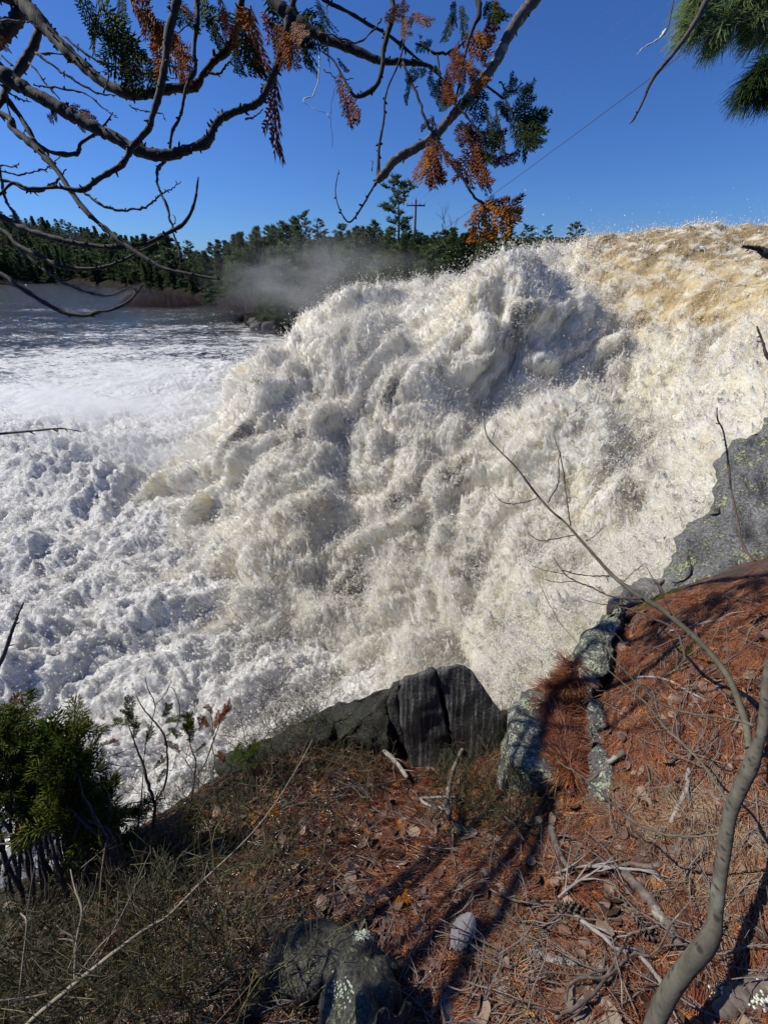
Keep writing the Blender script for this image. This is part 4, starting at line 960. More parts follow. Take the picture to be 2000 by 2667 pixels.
# --- the dark cedar whose limbs come in from the left
CT = empty('cedar_tree', (-2.5, -.25, 3.3), 'old cedar whose dark bare limbs sweep in from the left edge', 'tree')
MB().tube(smooth_path([(-2.5, -.25, 3.0), (-2.45, -.2, 4.6), (-2.4, -.2, 6.2), (-2.35, -.15, 7.6), (-2.3, -.1, 9.5)], 5), np.linspace(.12, .05, 21), 12).build('trunk', BARK_D, CT)
LIMBS = [
 ([(-420,-30,60),(-200,-60,80),(60,-20,75),(120,30,70),(200,120,60),(290,220,55),(370,290,55),(440,350,45),(540,400,50),(640,405,45),(740,385,40),(845,370,40),(880,320,30),(930,260,35),(1000,190,40),(1030,80,35),(1045,0,35),(1060,-90,30)], (1.5, 1.35), 1),
 ([(-520,160,70),(-40,290,80),(0,315,75),(60,350,70),(140,400,55),(250,460,60),(350,520,60),(450,570,50),(560,630,55),(650,665,55),(740,668,50),(830,640,45),(900,610,42),(920,560,35),(960,510,35),(1050,470,32),(1120,440,30),(1170,350,35),(1210,250,40),(1240,120,38),(1270,0,30),(1290,-90,28)], (1.3, 1.3), 2),
 ([(-500,330,40),(0,490,30),(60,560,34),(160,640,38),(250,740,28),(310,830,26),(380,920,26),(470,1000,24),(540,1055,24),(620,1110,22),(710,1160,20),(800,1180,16),(900,1200,14),(950,1207,5)], (1.3, 1.15), 3),
 ([(-560,700,50),(-20,925,34),(60,970,32),(150,1005,28),(280,1040,26),(420,1065,24),(540,1068,20),(640,1050,18),(740,1000,18),(800,960,16),(840,880,15),(858,765,8)], (1.3, 1.2), 4),
 ([(-560,740,34),(-20,980,24),(80,1060,22),(180,1110,22),(280,1155,20),(420,1160,16),(520,1130,14),(600,1090,10),(680,1050,6)], (1.4, 1.3), 5),
 ([(-560,900,34),(-20,1170,24),(70,1230,22),(180,1300,22),(280,1350,20),(380,1363,18),(430,1345,16),(480,1340,13),(560,1300,11),(620,1230,6)], (1.25, 1.2), 6),
 ([(-130,300,50),(-30,190,60),(50,110,60),(90,40,55),(60,-60,50)], (1.55, 1.5), 7),
 ([(100,60,35),(165,110,35),(150,190,38),(90,290,38),(30,380,35),(10,440,28),(-60,520,24)], (1.5, 1.35), 8),
 ([(1,420,34),(30,430,30),(80,490,26),(130,570,24),(160,620,22),(230,660,20),(330,665,22),(350,620,14),(410,580,12),(460,530,8),(490,485,5)], (1.4, 1.35), 9),
]
for L, dd, s in LIMBS:
    mb = MB(); S = tube_px(mb, c1(L), dd, 9, .12, 6, seed=s); spurs(mb, S, .04 if L[3][2] < 40 else .018, .006 if L[3][2] < 40 else .009, .0035, s)
    a_ = S[0, :3]
    if L[0][0] < -300: mb.tube([(-2.42, -.2, a_[2] - .25), (-2.2, .5 * (a_[1] - .2), a_[2] - .05), a_], [S[0, 3] * 1.3, S[0, 3] * 1.1, S[0, 3]], 8)
    mb.build('limb', BARK_D, CT)
TW = [
 [(80,1070,12),(160,1140,12),(270,1220,12),(400,1268,11),(480,1275,9),(570,1235,4)],
 [(160,230,14),(220,275,12),(310,340,11),(420,400,10),(500,412,5)],[(180,230,12),(280,235,6)],[(270,150,12),(400,250,12),(520,300,10),(640,320,8),(760,340,4)],
 [(360,830,14),(430,880,13),(500,905,12),(580,908,12),(650,885,10),(690,845,8),(740,815,6),(780,785,3)],
 [(715,690,22),(680,740,16),(685,810,13),(710,860,12),(740,960,12),(750,1010,10),(775,1080,8),(778,1160,4)],
 [(-60,745,8),(0,740,8),(80,755,8),(150,740,8),(200,730,6),(270,675,3)],[(-40,640,14),(0,740,14),(20,850,14),(60,920,12),(90,980,10),(80,1045,4)],
 [(-40,770,16),(40,785,14),(150,830,14),(240,785,10),(290,730,5)],[(-60,720,10),(0,715,9),(60,720,7),(85,705,4)],
 [(150,370,8),(260,380,9),(370,405,8),(440,460,6),(510,510,3)],[(130,270,9),(200,360,9),(260,430,6)],[(560,455,7),(620,480,6),(700,490,5),(708,515,3)],
 [(450,240,7),(470,330,8),(450,400,6)],[(40,400,10),(90,430,8),(135,440,4)],[(0,230,9),(60,290,8)],[(10,90,14),(90,95,10),(140,90,6)],[(730,170,7),(820,110,6)],[(900,310,14),(950,320,12),(990,270,10),(1020,300,6)],
 [(1060,515,9),(1110,500,7),(1140,470,4)],[(925,470,4),(960,500,5)],[(30,430,8),(60,540,8),(130,600,6)],[(740,1000,6),(760,950,5),(748,930,3)]]
for i, L in enumerate(TW):
    mb = MB(); S = tube_px(mb, c1(L), 1.32, 6, .15, 6, seed=40 + i, wob=.0012); spurs(mb, S, .022, .006, .0018, i); mb.build('twig', TWIG_D, CT)
# limbs hanging from above belong to a second stem of the same clump
CT2 = empty('cedar_branch', at_d(560, -260, 1.6), 'second dark cedar limb hanging from above with green and orange sprays', 'branch')
LIMBS2 = [
 ([(770,-200,50),(770,-40,45),(750,60,42),(725,180,38),(710,300,35),(690,400,33),(660,500,28),(640,560,28),(570,640,30),(530,710,27),(430,770,25),(360,820,25),(250,810,16),(130,815,16),(60,790,14),(0,840,12),(-60,850,12)], 1.2),
 ([(850,-200,30),(850,-20,26),(855,80,24),(840,200,20),(845,300,18),(820,345,18),(800,400,16),(780,500,15),(745,570,14),(735,640,12)], 1.28),
 ([(1100,-160,60),(1180,0,55),(1250,60,50),(1340,130,48),(1420,175,42),(1530,215,38),(1620,255,32),(1659,265,30),(1760,270,28),(1840,280,18),(1890,305,12)], 1.3),
 ([(1330,-60,18),(1400,0,16),(1500,50,16),(1600,110,15),(1659,140,14),(1740,200,14),(1810,260,12),(1890,320,10),(1960,400,8)], 1.32),
 ([(1700,-120,34),(1694,-20,30),(1699,60,28),(1674,150,26),(1657,215,24),(1650,300,24),(1625,370,24),(1580,405,22),(1530,412,16),(1480,330,12),(1440,260,9),(1390,220,8)], 1.25),
 ([(1738,80,10),(1745,180,9),(1719,280,9),(1679,370,9),(1662,440,10),(1658,520,12),(1640,620,14),(1635,700,16),(1635,770,26)], 1.25),
 ([(1640,765,16),(1600,830,12),(1560,900,10),(1510,960,9),(1470,910,7),(1450,840,6),(1455,780,5),(1465,735,3)], 1.25),
]
MB().tube(smooth_path([at_d(-900, -500, 2.0), at_d(100, -330, 1.6), at_d(770, -200, 1.25), at_d(1100, -170, 1.3), at_d(1700, -130, 1.27)], 5), .03, 8).build('limb', BARK_D, CT2)
for i, (L, dd) in enumerate(LIMBS2):
    mb = MB(); S = tube_px(mb, c1(L), dd, 8, .12, 6, seed=80 + i); spurs(mb, S, .03, .007, .003, 90 + i); mb.build('limb' if i < 4 else 'twig', BARK_D, CT2)
for i, L in enumerate([[(1415,20,6),(1412,80,5),(1418,180,4)],[(1380,230,8),(1380,300,7),(1360,400,7),(1310,438,5)],[(1310,440,3),(1360,470,3),(1410,490,3),(1420,510,2)],[(1445,380,3),(1430,500,3),(1437,640,2)],[(1605,690,5),(1610,740,5)],[(1490,345,6),(1530,335,4)],[(1380,140,8),(1460,160,9),(1550,180,9),(1620,120,8),(1650,80,8)],[(1395,300,5),(1440,330,6),(1455,360,4)]]):
    mb = MB(); tube_px(mb, c1(L), 1.27, 5, .2, 6, seed=i, wob=.0015); mb.build('twig', TWIG_D if i not in (1, 2) else LICHM, CT2)
# sprays of the left part: px, py, angle, length, colour, shape
for px, py, a, L, m, k in [
 (215,-25,75,130,CG,'w'),(255,-10,60,150,CG,'w'),(290,30,70,130,CG,'w'),(250,40,100,110,CK,'m'),(300,80,85,120,CG,'m'),(330,110,70,130,CK,'m'),(345,95,95,125,CK,'n'),(335,140,105,80,CK,'m'),(380,130,80,100,CG,'n'),(310,-20,80,80,CG,'w'),
 (330,-20,60,150,CR,'m'),(370,20,75,140,CR,'m'),(350,10,50,160,CR,'n'),(420,60,80,130,CO,'w'),(450,90,60,110,CO,'m'),(470,20,40,50,CO,'w'),(460,110,75,95,CR,'m'),(400,80,90,110,CR,'n'),(455,-5,60,80,CG,'w'),(520,-10,70,110,CG,'m'),(545,30,85,95,CG,'m'),(575,-20,85,85,CR,'n'),(585,20,95,75,CR,'n'),
 (655,10,95,150,CO,'m'),(650,30,105,120,CO,'w'),(640,80,95,100,CK,'m'),(690,30,75,120,CO,'m'),(725,60,80,115,CR,'m'),(745,80,70,100,CO,'m'),(700,-20,60,150,CG,'w'),(770,10,85,130,CG,'m'),(800,20,70,110,CG,'m'),(790,90,80,80,CK,'m'),(760,60,60,60,CB,'w'),(620,130,100,60,CG,'m'),
 (722,195,98,165,CR,'m'),(880,150,70,50,CR,'n'),(885,190,82,150,CR,'n'),(890,230,75,100,CR,'n'),(700,180,165,22,CR,'n'),(850,90,85,60,CG,'n'),(830,0,75,90,CG,'w')]:
    frond(CT2, px, py, a, L, random.uniform(1.24, 1.42), m, k)
for px, py, a, L, m, k in [(185,272,35,75,CR,'m'),(215,285,75,45,CR,'n'),(150,285,100,60,CR,'n'),(190,300,60,50,CR,'n'),(10,95,100,30,CR,'m'),(0,40,60,40,CK,'m')]: frond(CT, px, py, a, L, 1.33, m, k)
# --- lighter limb at the top middle
CB2 = empty('cedar_branch', at_d(1400, -60, 1.5), 'pale barked cedar limb slanting down from the top to a broken knobbly end', 'branch')
mb = MB(); S = tube_px(mb, c2([(720,-120,62),(660,-20,60),(600,60,55),(540,150,55),(480,270,48),(400,380,50),(330,460,48),(270,530,42),(200,600,42),(120,650,40),(50,690,38),(0,750,42),(-25,778,34)]), (1.25, 1.2), 12, .06, 8, seed=5); spurs(mb, S, .05, .008, .0025, 2); mb.build('limb', BARK_L, CB2)
for i, L in enumerate([[(80,270,14),(140,400,12),(180,520,13),(230,600,13),(280,690,13),(340,770,14),(390,850,12),(430,880,10)],[(400,-30,34),(410,60,26),(370,160,20),(350,230,12),(330,330,10),(310,440,10)],[(300,440,14),(370,520,12),(430,600,9),(470,640,8)],[(440,370,12),(520,430,11),(560,500,9)],[(500,350,8),(540,400,9),(600,360,7)],[(160,180,14),(220,230,13),(290,220,12),(350,180,9)],[(230,230,9),(240,330,9),(230,450,7)],[(330,520,6),(370,590,5),(378,640,3)],[(440,450,7),(448,520,6),(446,570,4)],[(480,450,7),(490,520,6)]]):
    mb = MB(); S = tube_px(mb, c2(L), 1.2, 6, .15, 6, seed=60 + i, wob=.001); spurs(mb, S, .03, .008, .0016, i); mb.build('twig', BARK_D, CB2)
def cc(x, y): return 1000 + x / 3.318, 150 + y / 3.318
for x, y, a, L, m, k in [(850,1240,110,370,CO,'m'),(870,1240,75,360,CO,'m'),(880,1230,35,300,CR,'m'),(930,1290,25,260,CO,'n'),(1000,1310,70,180,CO,'n'),
 (430,700,100,400,CR,'m'),(400,760,110,300,CO,'m'),(450,740,60,230,CR,'m'),(410,760,88,340,CR,'w'),(430,540,170,130,CR,'n'),(430,500,90,260,CR,'n'),(620,450,115,180,CO,'n'),
 (680,540,110,220,CR,'m'),(700,570,60,330,CR,'m'),(740,620,40,300,CR,'m'),(800,720,105,330,CR,'w'),(820,760,80,370,CR,'m'),(790,760,95,380,CR,'n'),(900,860,20,260,CR,'n'),(850,820,50,180,CR,'m'),(720,560,80,150,CR,'m'),
 (870,280,100,260,CK,'m'),(820,300,120,220,CG,'m'),(960,380,35,180,CK,'m'),(1000,350,-30,180,CK,'m'),(1080,280,10,200,CG,'n'),(1100,440,-30,220,CK,'w'),(1100,470,10,300,CK,'w'),(1120,500,60,290,CK,'w'),(1180,520,25,220,CK,'m'),(1150,560,75,300,CK,'w'),(1230,620,70,190,CK,'m'),(1010,420,80,130,CK,'m'),
 (900,420,92,330,CK,'n'),(980,480,100,390,CG,'m'),(980,560,80,280,CK,'m'),(880,430,100,100,CG,'n'),(1050,480,70,100,CK,'n'),
 (370,120,160,180,CK,'m'),(250,170,120,200,CK,'n'),(400,110,95,250,CK,'n'),(480,150,90,250,CK,'m'),(550,130,95,260,CR,'m'),(560,40,80,220,CR,'w'),(620,60,100,200,CR,'m'),(520,240,80,180,CR,'m'),(640,0,60,170,CO,'w'),(740,60,75,230,CO,'m'),(770,120,100,180,CO,'m'),(700,150,110,170,CK,'n'),(560,-60,60,150,CR,'m'),(470,300,95,200,CK,'n'),(900,90,-30,60,CK,'n'),(850,70,10,80,CR,'n'),(440,60,80,120,CK,'n'),(600,-100,70,200,CR,'w'),(300,-200,70,60,CK,'n')]:
    q = cc(x, y); frond(CB2, q[0], q[1], a, L / 3.318 * 1.05, random.uniform(1.12, 1.28), m, k)
for x, y, a, L, m in [(290,60,100,100,CG),(330,20,80,120,CG),(310,0,110,80,CK),(440,0,85,110,CG),(470,0,70,90,CG),(350,150,60,140,CR),(400,180,-30,120,CR),(390,130,60,90,CO),(150,60,160,50,CB),(130,50,60,80,CB),(90,60,100,100,CB),(0,75,0,90,CB),(210,180,150,70,CK)]:
    frond(CB2, 1000 + x / 1.659, y / 1.659, a, L / 1.659 * 1.15, random.uniform(1.15, 1.3), m, 'm')
# --- single dark twig at the upper right
t = empty('bare_branch', at_d(1900, -120, 1.3), 'single thin bare branch hanging at the upper right over blue sky', 'branch')
mb = MB(); S = tube_px(mb, c2([(1500,-180,36),(1390,0,30),(1340,100,26),(1250,230,20),(1160,340,18),(1120,430,14),(1080,510,12),(1060,535,5)]), 1.2, 7, .1, 6, seed=3); spurs(mb, S, .04, .006, .002, 3); mb.build('limb', TWIG_D, t)
t = empty('lichen_twig', at_d(1760, -60, 1.2), 'thin twig with a pale strip of peeling lichen left of the pine bough', 'twig')
mb = MB(); tube_px(mb, c2([(1270,-60,9),(1250,0,9),(1230,100,7),(1210,150,5)]), 1.15, 5, .1, 5); mb.build('stem', TWIG_D, t); mb = MB(); tube_px(mb, c2([(1215,130,14),(1195,160,10),(1160,185,9),(1120,205,5),(1090,238,3)]), 1.15, 5, .4, 5); mb.build('lichen_strip', LICHM, t)
# --- pine bough in the top right corner
PN = m_leaf('pine_bough_needles', (.34, .46, .20), (.50, .58, .30), .6); PN2 = m_leaf('pine_bough_needles_dark', (.09, .16, .05), (.16, .24, .08), .5)
def bough(name, px0, d, stems, lab, mat, dens):
    t = empty(name, at_d(*px0, d), lab, 'branch'); r = np.random.RandomState(len(stems) + 5); nb = MB()
    for L in stems:
        mb = MB(); S = tube_px(mb, L, d, 6, .1, 8); mb.build('twig', TWIG_D, t)
        for i in range(dens):
            k = r.randint(len(S) // 5, len(S)); p = S[k, :3] + r.normal(0, .012, 3); e = S[min(k + 1, len(S) - 1), :3] - S[k - 1, :3]; e /= np.linalg.norm(e) + 1e-9; n = r.randint(4, 6); e = e * .8 + r.normal(0, .5, 3) + np.array([0, 0, -.35])
            for j in range(n):
                f = e + r.normal(0, .16, 3); f /= np.linalg.norm(f); l = r.uniform(.06, .10); nb.tube([p, p + f * l * .6 + r.normal(0, .002, 3), p + f * l - np.array([0, 0, .008])], [.0011, .001, .0005], 3, cap=False)
    tag(nb.build('needles', mat, t), kind='stuff')
bough('pine_bough', (2150, -120), 1.5, [[(2100,-100,14),(1960,-20,10),(1850,40,6),(1800,60,4)],[(2100,-60,14),(1980,10,9),(1900,50,5),(1870,85,3)],[(2120,-20,12),(2040,30,9),(1960,60,4)],[(2050,-100,10),(1900,-60,7),(1810,0,4)],[(2160,-60,10),(2030,-20,8),(1950,0,4)],[(2150,20,10),(2060,40,8),(1985,75,4)],[(2100,-160,10),(1950,-110,8),(1830,-60,5)]], 'soft green pine bough in the top right corner', PN, 210)
bough('pine_bough', (2150, 60), 1.5, [[(2150,90,12),(2040,140,8),(1980,185,5),(1950,225,3)],[(2150,110,12),(2060,170,8),(2010,225,4)]], 'darker drooping pine sprig at the right edge below the corner bough', PN2, 260)
# --- short bits poking in at the edges
def stray(name, L, d, lab, cat='twig', mat=TWIG_D, sp=.05):
    mb = MB(); S = tube_px(mb, L, d, 6, .15, 6, seed=len(L)); spurs(mb, S, sp, .010, .002, 8); o = mb.build(name, mat, origin=S[0, :3]); tag(o, lab, cat); return o
stray('broken_branch', [(2080,690,30),(2000,662,26),(1975,648,16),(1945,643,10),(1933,642,6)], 1.3, 'broken dark branch stub at the right edge over the tan water', 'branch')
stray('bare_twig', [(2060,990,10),(2000,932,9),(1985,890,7),(1970,850,5)], 1.3, 'short budded twig at the right edge above the boulder')
stray('bare_twig', [(-60,1135,12),(0,1130,8),(90,1122,6),(160,1116,5),(212,1124,2)], 1.2, 'thin dark twig poking in from the left over the white foam')
stray('bare_twig', [(-40,1790,14),(5,1720,12),(30,1650,10),(45,1610,8),(62,1570,4)], 1.2, 'dark upright twig at the left edge above the cedar shrub')
# --- the young tree at the right
def c5(L): return [(1250 + x / 2.212, 1900 + y / 2.212, w / 2.212) for x, y, w in L]
def c3(L): return [(1200 + x / 2.074, 1350 + y / 2.074, w / 2.074) for x, y, w in L]
def c4(L): return [(1100 + x / 1.843, 550 + y / 1.843, w / 1.843) for x, y, w in L]
_k = [x for x in SAPB.node_tree.nodes if x.type == 'BSDF_PRINCIPLED'][0]; _n = SAPB.node_tree
_v = _n.nodes.new('ShaderNodeTexVoronoi'); _v.inputs['Scale'].default_value = 70; _m = _n.nodes.new('ShaderNodeMapping'); _m.inputs['Scale'].default_value = (.5, .5, 1.6); _c = _n.nodes.new('ShaderNodeTexCoord')
_n.links.new(_c.outputs['Object'], _m.inputs[0]); _n.links.new(_m.outputs[0], _v.inputs['Vector']); _r = _n.nodes.new('ShaderNodeMapRange'); _r.inputs[1].default_value = .16; _r.inputs[2].default_value = .34; _n.links.new(_v.outputs['Distance'], _r.inputs[0])
_x = _n.nodes.new('ShaderNodeMix'); _x.data_type = 'RGBA'; _x.inputs[6].default_value = (.022, .018, .013, 1); _n.links.new(_r.outputs[0], _x.inputs[0]); _n.links.new(_k.inputs['Base Color'].links[0].from_socket, _x.inputs[7]); _n.links.new(_x.outputs[2], _k.inputs['Base Color'])
ST = empty('young_tree', at_d(1690, 2740, .95), 'smooth grey barked young tree leaning over the bank at the right', 'tree')
MAIN = c5([(960,1860,120),(1010,1680,112),(1090,1510,112),(1190,1370,110),(1290,1250,118),(1340,1160,100),(1355,1050,86),(1380,850,80),(1410,650,80),(1440,480,78),(1500,330,84),(1560,200,88),(1600,80,66),(1625,0,62)]) + [(1990,1850,27),(2000,1750,25),(2030,1640,24),(2100,1400,22)]
mb = MB(); S = tube_px(mb, MAIN, (.80, .86, .93, 1.0, 1.07, 1.14), 18, .006, 8, jt=.008, seed=1); mb.build('trunk', SAPB, ST)
SEC = c5([(1560,230,50),(1550,130,46)]) + c3([(1560,1300,44),(1545,1150,42),(1510,1020,40),(1450,870,38),(1380,770,38),(1280,660,36),(1180,570,34),(1080,490,34),(960,420,30),(880,360,27),(810,300,24),(720,200,20),(640,110,18),(560,20,14)]) + c4([(620,1440,13),(540,1350,12),(450,1230,10),(380,1160,9),(310,1080,7),(297,1000,5),(295,945,4)])
SD = np.linspace(1.06, 1.75, len(SEC)); mb = MB(); tube_px(mb, SEC, SD, 9, .02, 6, jt=.02, seed=2); mb.build('branch', SAPT, ST)
def sap(L, d, mat=REDTW, nm='twig', kn=.12):
    mb = MB(); S = tube_px(mb, L, d, 6, kn, 6, seed=int(abs(L[0][0])) % 50, wob=.0008); spurs(mb, S, .06, .005, .0014, int(L[0][0]) % 77); mb.build(nm, mat, ST)
for L, d in [(c4([(710,1510,9),(695,1400,8),(680,1280,7),(660,1170,6),(640,1110,5),(632,1075,4)]),(1.56,1.66)),(c4([(600,1400,8),(640,1330,7),(655,1280,6),(652,1200,5),(662,1155,4)]),(1.6,1.66)),(c4([(550,1378,6),(480,1400,5),(390,1400,5),(338,1352,3)]),(1.65,1.7)),(c4([(730,1555,7),(620,1575,6),(560,1580,6),(505,1545,4)]),(1.52,1.6)),(c4([(600,1590,4),(640,1520,3),(655,1495,3)]),1.56),(c4([(785,1583,6),(830,1555,5),(880,1510,3)]),1.5),(c4([(430,1200,5),(455,1155,3)]),1.68),(c4([(335,1090,5),(355,1040,3)]),1.72),(c4([(385,1160,4),(390,1125,3)]),1.7),(c4([(590,1580,4),(560,1620,3),(540,1630,2)]),1.55),
 (c3([(980,432,14),(860,430,12),(780,410,11),(700,370,10),(620,340,9),(560,300,8),(500,210,5)]),(1.36,1.5)),(c3([(800,312,9),(700,310,8),(600,295,7),(550,280,6)]),1.45),(c3([(620,340,5),(520,345,5),(440,325,3)]),1.5),(c3([(560,300,5),(470,285,5),(380,255,3)]),1.5),
 (c3([(1210,770,16),(1195,680,15),(1150,600,14),(1060,550,13),(960,510,12),(860,480,9),(740,460,7),(650,435,4)]),(1.2,1.4)),
 (c3([(1240,628,12),(1150,655,10),(1050,700,9),(960,735,7),(900,700,6),(850,640,5),(800,600,4)]),(1.25,1.35)),(c3([(880,340,6),(930,290,5),(995,240,3)]),1.4),(c3([(1130,520,7),(1100,440,6),(1050,350,5),(1000,260,3)]),1.32),
 (c3([(1580,1120,22),(1480,1090,16),(1330,1065,14),(1200,1045,12),(1080,1000,11),(960,900,10),(860,800,8),(800,720,7),(790,640,4)]),(1.06,1.3)),
 (c3([(1440,800,10),(1440,700,10),(1430,600,9),(1425,510,6)]),(1.2,1.28)),(c3([(1420,790,9),(1490,730,8),(1560,680,7),(1615,610,4)]),(1.14,1.1)),
 (c5([(1440,600,18),(1320,610,17),(1200,620,16),(1080,610,17),(980,575,17),(870,530,16),(760,430,15),(650,330,13),(560,250,12),(470,200,9),(430,150,6)]),(.98,1.2)),
 (c5([(1250,1235,14),(1210,1100,12),(1100,930,11),(1000,790,10),(950,700,10),(900,590,9),(870,540,8)]),(.97,1.05)),(c5([(960,730,8),(850,715,7),(760,680,6),(640,635,4)]),1.05),
 (c5([(1385,1230,46),(1480,1200,44),(1560,1160,42),(1660,1130,42),(1760,1110,42)]),(.97,.95)),(c5([(1610,150,30),(1660,140,24),(1720,120,22)]),1.04),
 (c3([(1440,1545,22),(1380,1440,19),(1290,1310,19),(1200,1220,18),(1110,1140,16),(1020,1020,13),(920,930,10),(830,850,8),(700,740,6),(600,640,4),(540,570,7),(470,450,6),(427,360,3)]),(.99,1.5)),
 (c3([(1110,1142,9),(1020,1155,9),(960,1190,7),(950,1240,4)]),1.06),(c3([(930,935,8),(860,960,7),(810,1010,6),(750,1060,3)]),1.2)]:
    sap(L, d, SAPT if L[0][2] > 8 else REDTW)
# upright twig in front of the boulder
stray('bare_twig', c4([(1740,1790,16),(1690,1750,14),(1600,1680,13),(1540,1610,14),(1510,1480,12),(1480,1330,11),(1460,1160,11),(1440,1050,8),(1415,1000,7),(1412,945,8)]), (1.15, 1.5), 'tall curved budded twig in front of the grey boulder', mat=REDTW, sp=.09)
# --- saplings and cedar shrub on the lower left brink
def c6(L): return [(x / 1.843, 1700 + y / 1.843, w / 1.843) for x, y, w in L]
def little(name, L, fr, lab, cat, d, mat=TWIG_D):
    t = empty(name, at_d(L[0][0][0], L[0][0][1], d), lab, cat)
    for i, l in enumerate(L): mb = MB(); S = tube_px(mb, l, d, 6, .12, 6, seed=i + 3, wob=.001); spurs(mb, S, .05, .006, .0016, i); mb.build('stem' if i < 2 else 'twig', mat, t)
    for px, py, a, l, m, k in fr: frond(t, px, py, a, l, d + random.uniform(-.05, .05), m, k, .5)
little('cedar_sapling', [c6([(738,840,20),(742,720,18),(710,620,17),(690,540,12),(650,440,10),(620,350,6)]), c6([(742,720,14),(790,640,12),(805,520,11),(790,400,10),(740,330,8),(690,270,7),(655,205,4)]), c6([(690,560,7),(700,440,7),(730,330,6),(745,250,5),(710,170,5),(697,115,3)]), c6([(800,400,6),(850,350,6),(862,260,5),(825,165,4),(780,210,3)]), c6([(740,720,8),(640,720,7),(590,745,5)]), c6([(650,450,5),(580,480,5),(520,500,4)]), c6([(690,545,5),(560,540,5),(500,520,3)]), c6([(745,255,4),(800,190,4),(825,130,3)]), c6([(790,560,5),(830,560,4),(850,480,3)])],
 [(350,1900,-100,60,CG,'m'),(345,1925,-60,50,CG,'m'),(340,1890,-140,45,CG,'m'),(430,1880,-20,45,CG,'m'),(440,1895,30,40,CK,'m'),(380,1930,-50,40,CG,'m'),(420,1870,-40,50,CG,'m'),(310,1930,-170,40,CR,'n'),(400,2000,-30,45,CG,'m'),(410,2040,-60,40,CK,'m'),(335,1870,-90,55,CG,'m')], 'dark forked cedar sapling with green tips against the white foam', 'sapling', 2.05)
little('cedar_sapling', [c6([(905,800,16),(920,700,12),(935,600,10),(940,520,8),(915,450,6),(905,380,4)]), c6([(935,600,8),(980,540,8),(1020,440,7),(1045,370,6),(1060,320,4)]), c6([(1025,420,5),(1020,330,5),(1010,260,4)]), c6([(940,520,4),(890,480,4),(870,450,3)]), c6([(1000,640,5),(1030,540,5),(1020,440,3)]), c6([(1045,350,4),(1090,250,3)])],
 [(500,1920,-110,45,CR,'m'),(495,1935,-80,60,CG,'m'),(480,1910,-60,60,CG,'m'),(500,1900,-100,50,CG,'m'),(520,1905,-70,45,CR,'m'),(560,1900,-80,50,CR,'m'),(570,1880,-50,45,CR,'m'),(553,1860,-110,30,CR,'m'),(580,1860,-30,30,CR,'m'),(590,1845,-60,30,CR,'n'),(505,1960,-30,45,CR,'n'),(470,1960,-120,50,CR,'n'),(545,1895,-130,30,CR,'m')], 'slender sapling with rusty red cedar tips right of the forked one', 'sapling', 2.05)
little('cedar_sapling', [c6([(1010,640,8),(1080,590,7),(1120,520,5)]), c6([(1080,590,6),(1160,550,5),(1210,480,3)])], [(600,1985,-60,55,CG,'m'),(610,1990,-20,60,CG,'m'),(585,1990,-100,40,CR,'m'),(640,1980,-40,55,CG,'m'),(620,2000,-10,50,CK,'m'),(650,1975,-60,40,CG,'n')], 'small low cedar seedling on the rim right of the two saplings', 'sapling', 2.0)
def cedar_shrub():
    t = empty('cedar_shrub', at_d(150, 2330, 1.9), 'bushy green cedar shrub at the lower left edge above the foam', 'shrub'); r = np.random.RandomState(9); fol = {CY: MB(), CG: MB(), CR: MB()}
    ends = []
    for i in range(64):
        x0 = r.uniform(-120, 290); d = r.uniform(1.55, 2.05); tx = x0 + r.normal(0, 90) - 10; ty = r.uniform(1790, 2130) + max(0, tx - 60) * .55; 
        if tx > 350: continue
        L = [(x0 + 40, 2330 + r.uniform(-60, 40), 12), (x0 + r.normal(15, 20), 2180, 9), (.5 * (x0 + tx) + r.normal(0, 20), .5 * (2180 + ty), 6), (tx, ty, 2.5)]
        mb = MB(); S = tube_px(mb, L, d, 5, .15, 6, seed=i, wob=.002); mb.build('stem', TWIG_D, t)
        for j in range(6):
            k = r.randint(11, len(S)); ends.append((S[k, :3], S[min(k + 1, len(S) - 1), :3] - S[k - 1, :3], k / len(S)))
    for p, e, f in ends:
        e = e / (np.linalg.norm(e) + 1e-9)
        for q in range(3 if f > .7 else 1):
            y = e * .7 + r.normal(0, .55, 3) + np.array([.15, 0, .25]); y /= np.linalg.norm(y); z = np.array([0, -.6, .8]) + r.normal(0, .6, 3); x = np.cross(y, z); x /= np.linalg.norm(x); z = np.cross(x, y)
            V, T = FR_S[r.randint(len(FR_S))]; L = r.uniform(.08, .15); m = CY if r.rand() < .62 else (CG if r.rand() < .9 else CR)
            fol[m].add((V * L) @ np.stack([x, y, z]) + p + r.normal(0, .012, 3), T)
    for m, b in fol.items(): tag(b.build('foliage', m, t, False), kind='stuff')
FR_S = [frond_mesh(s + 30, 5, .38, 3, .028) for s in range(4)]
cedar_shrub()

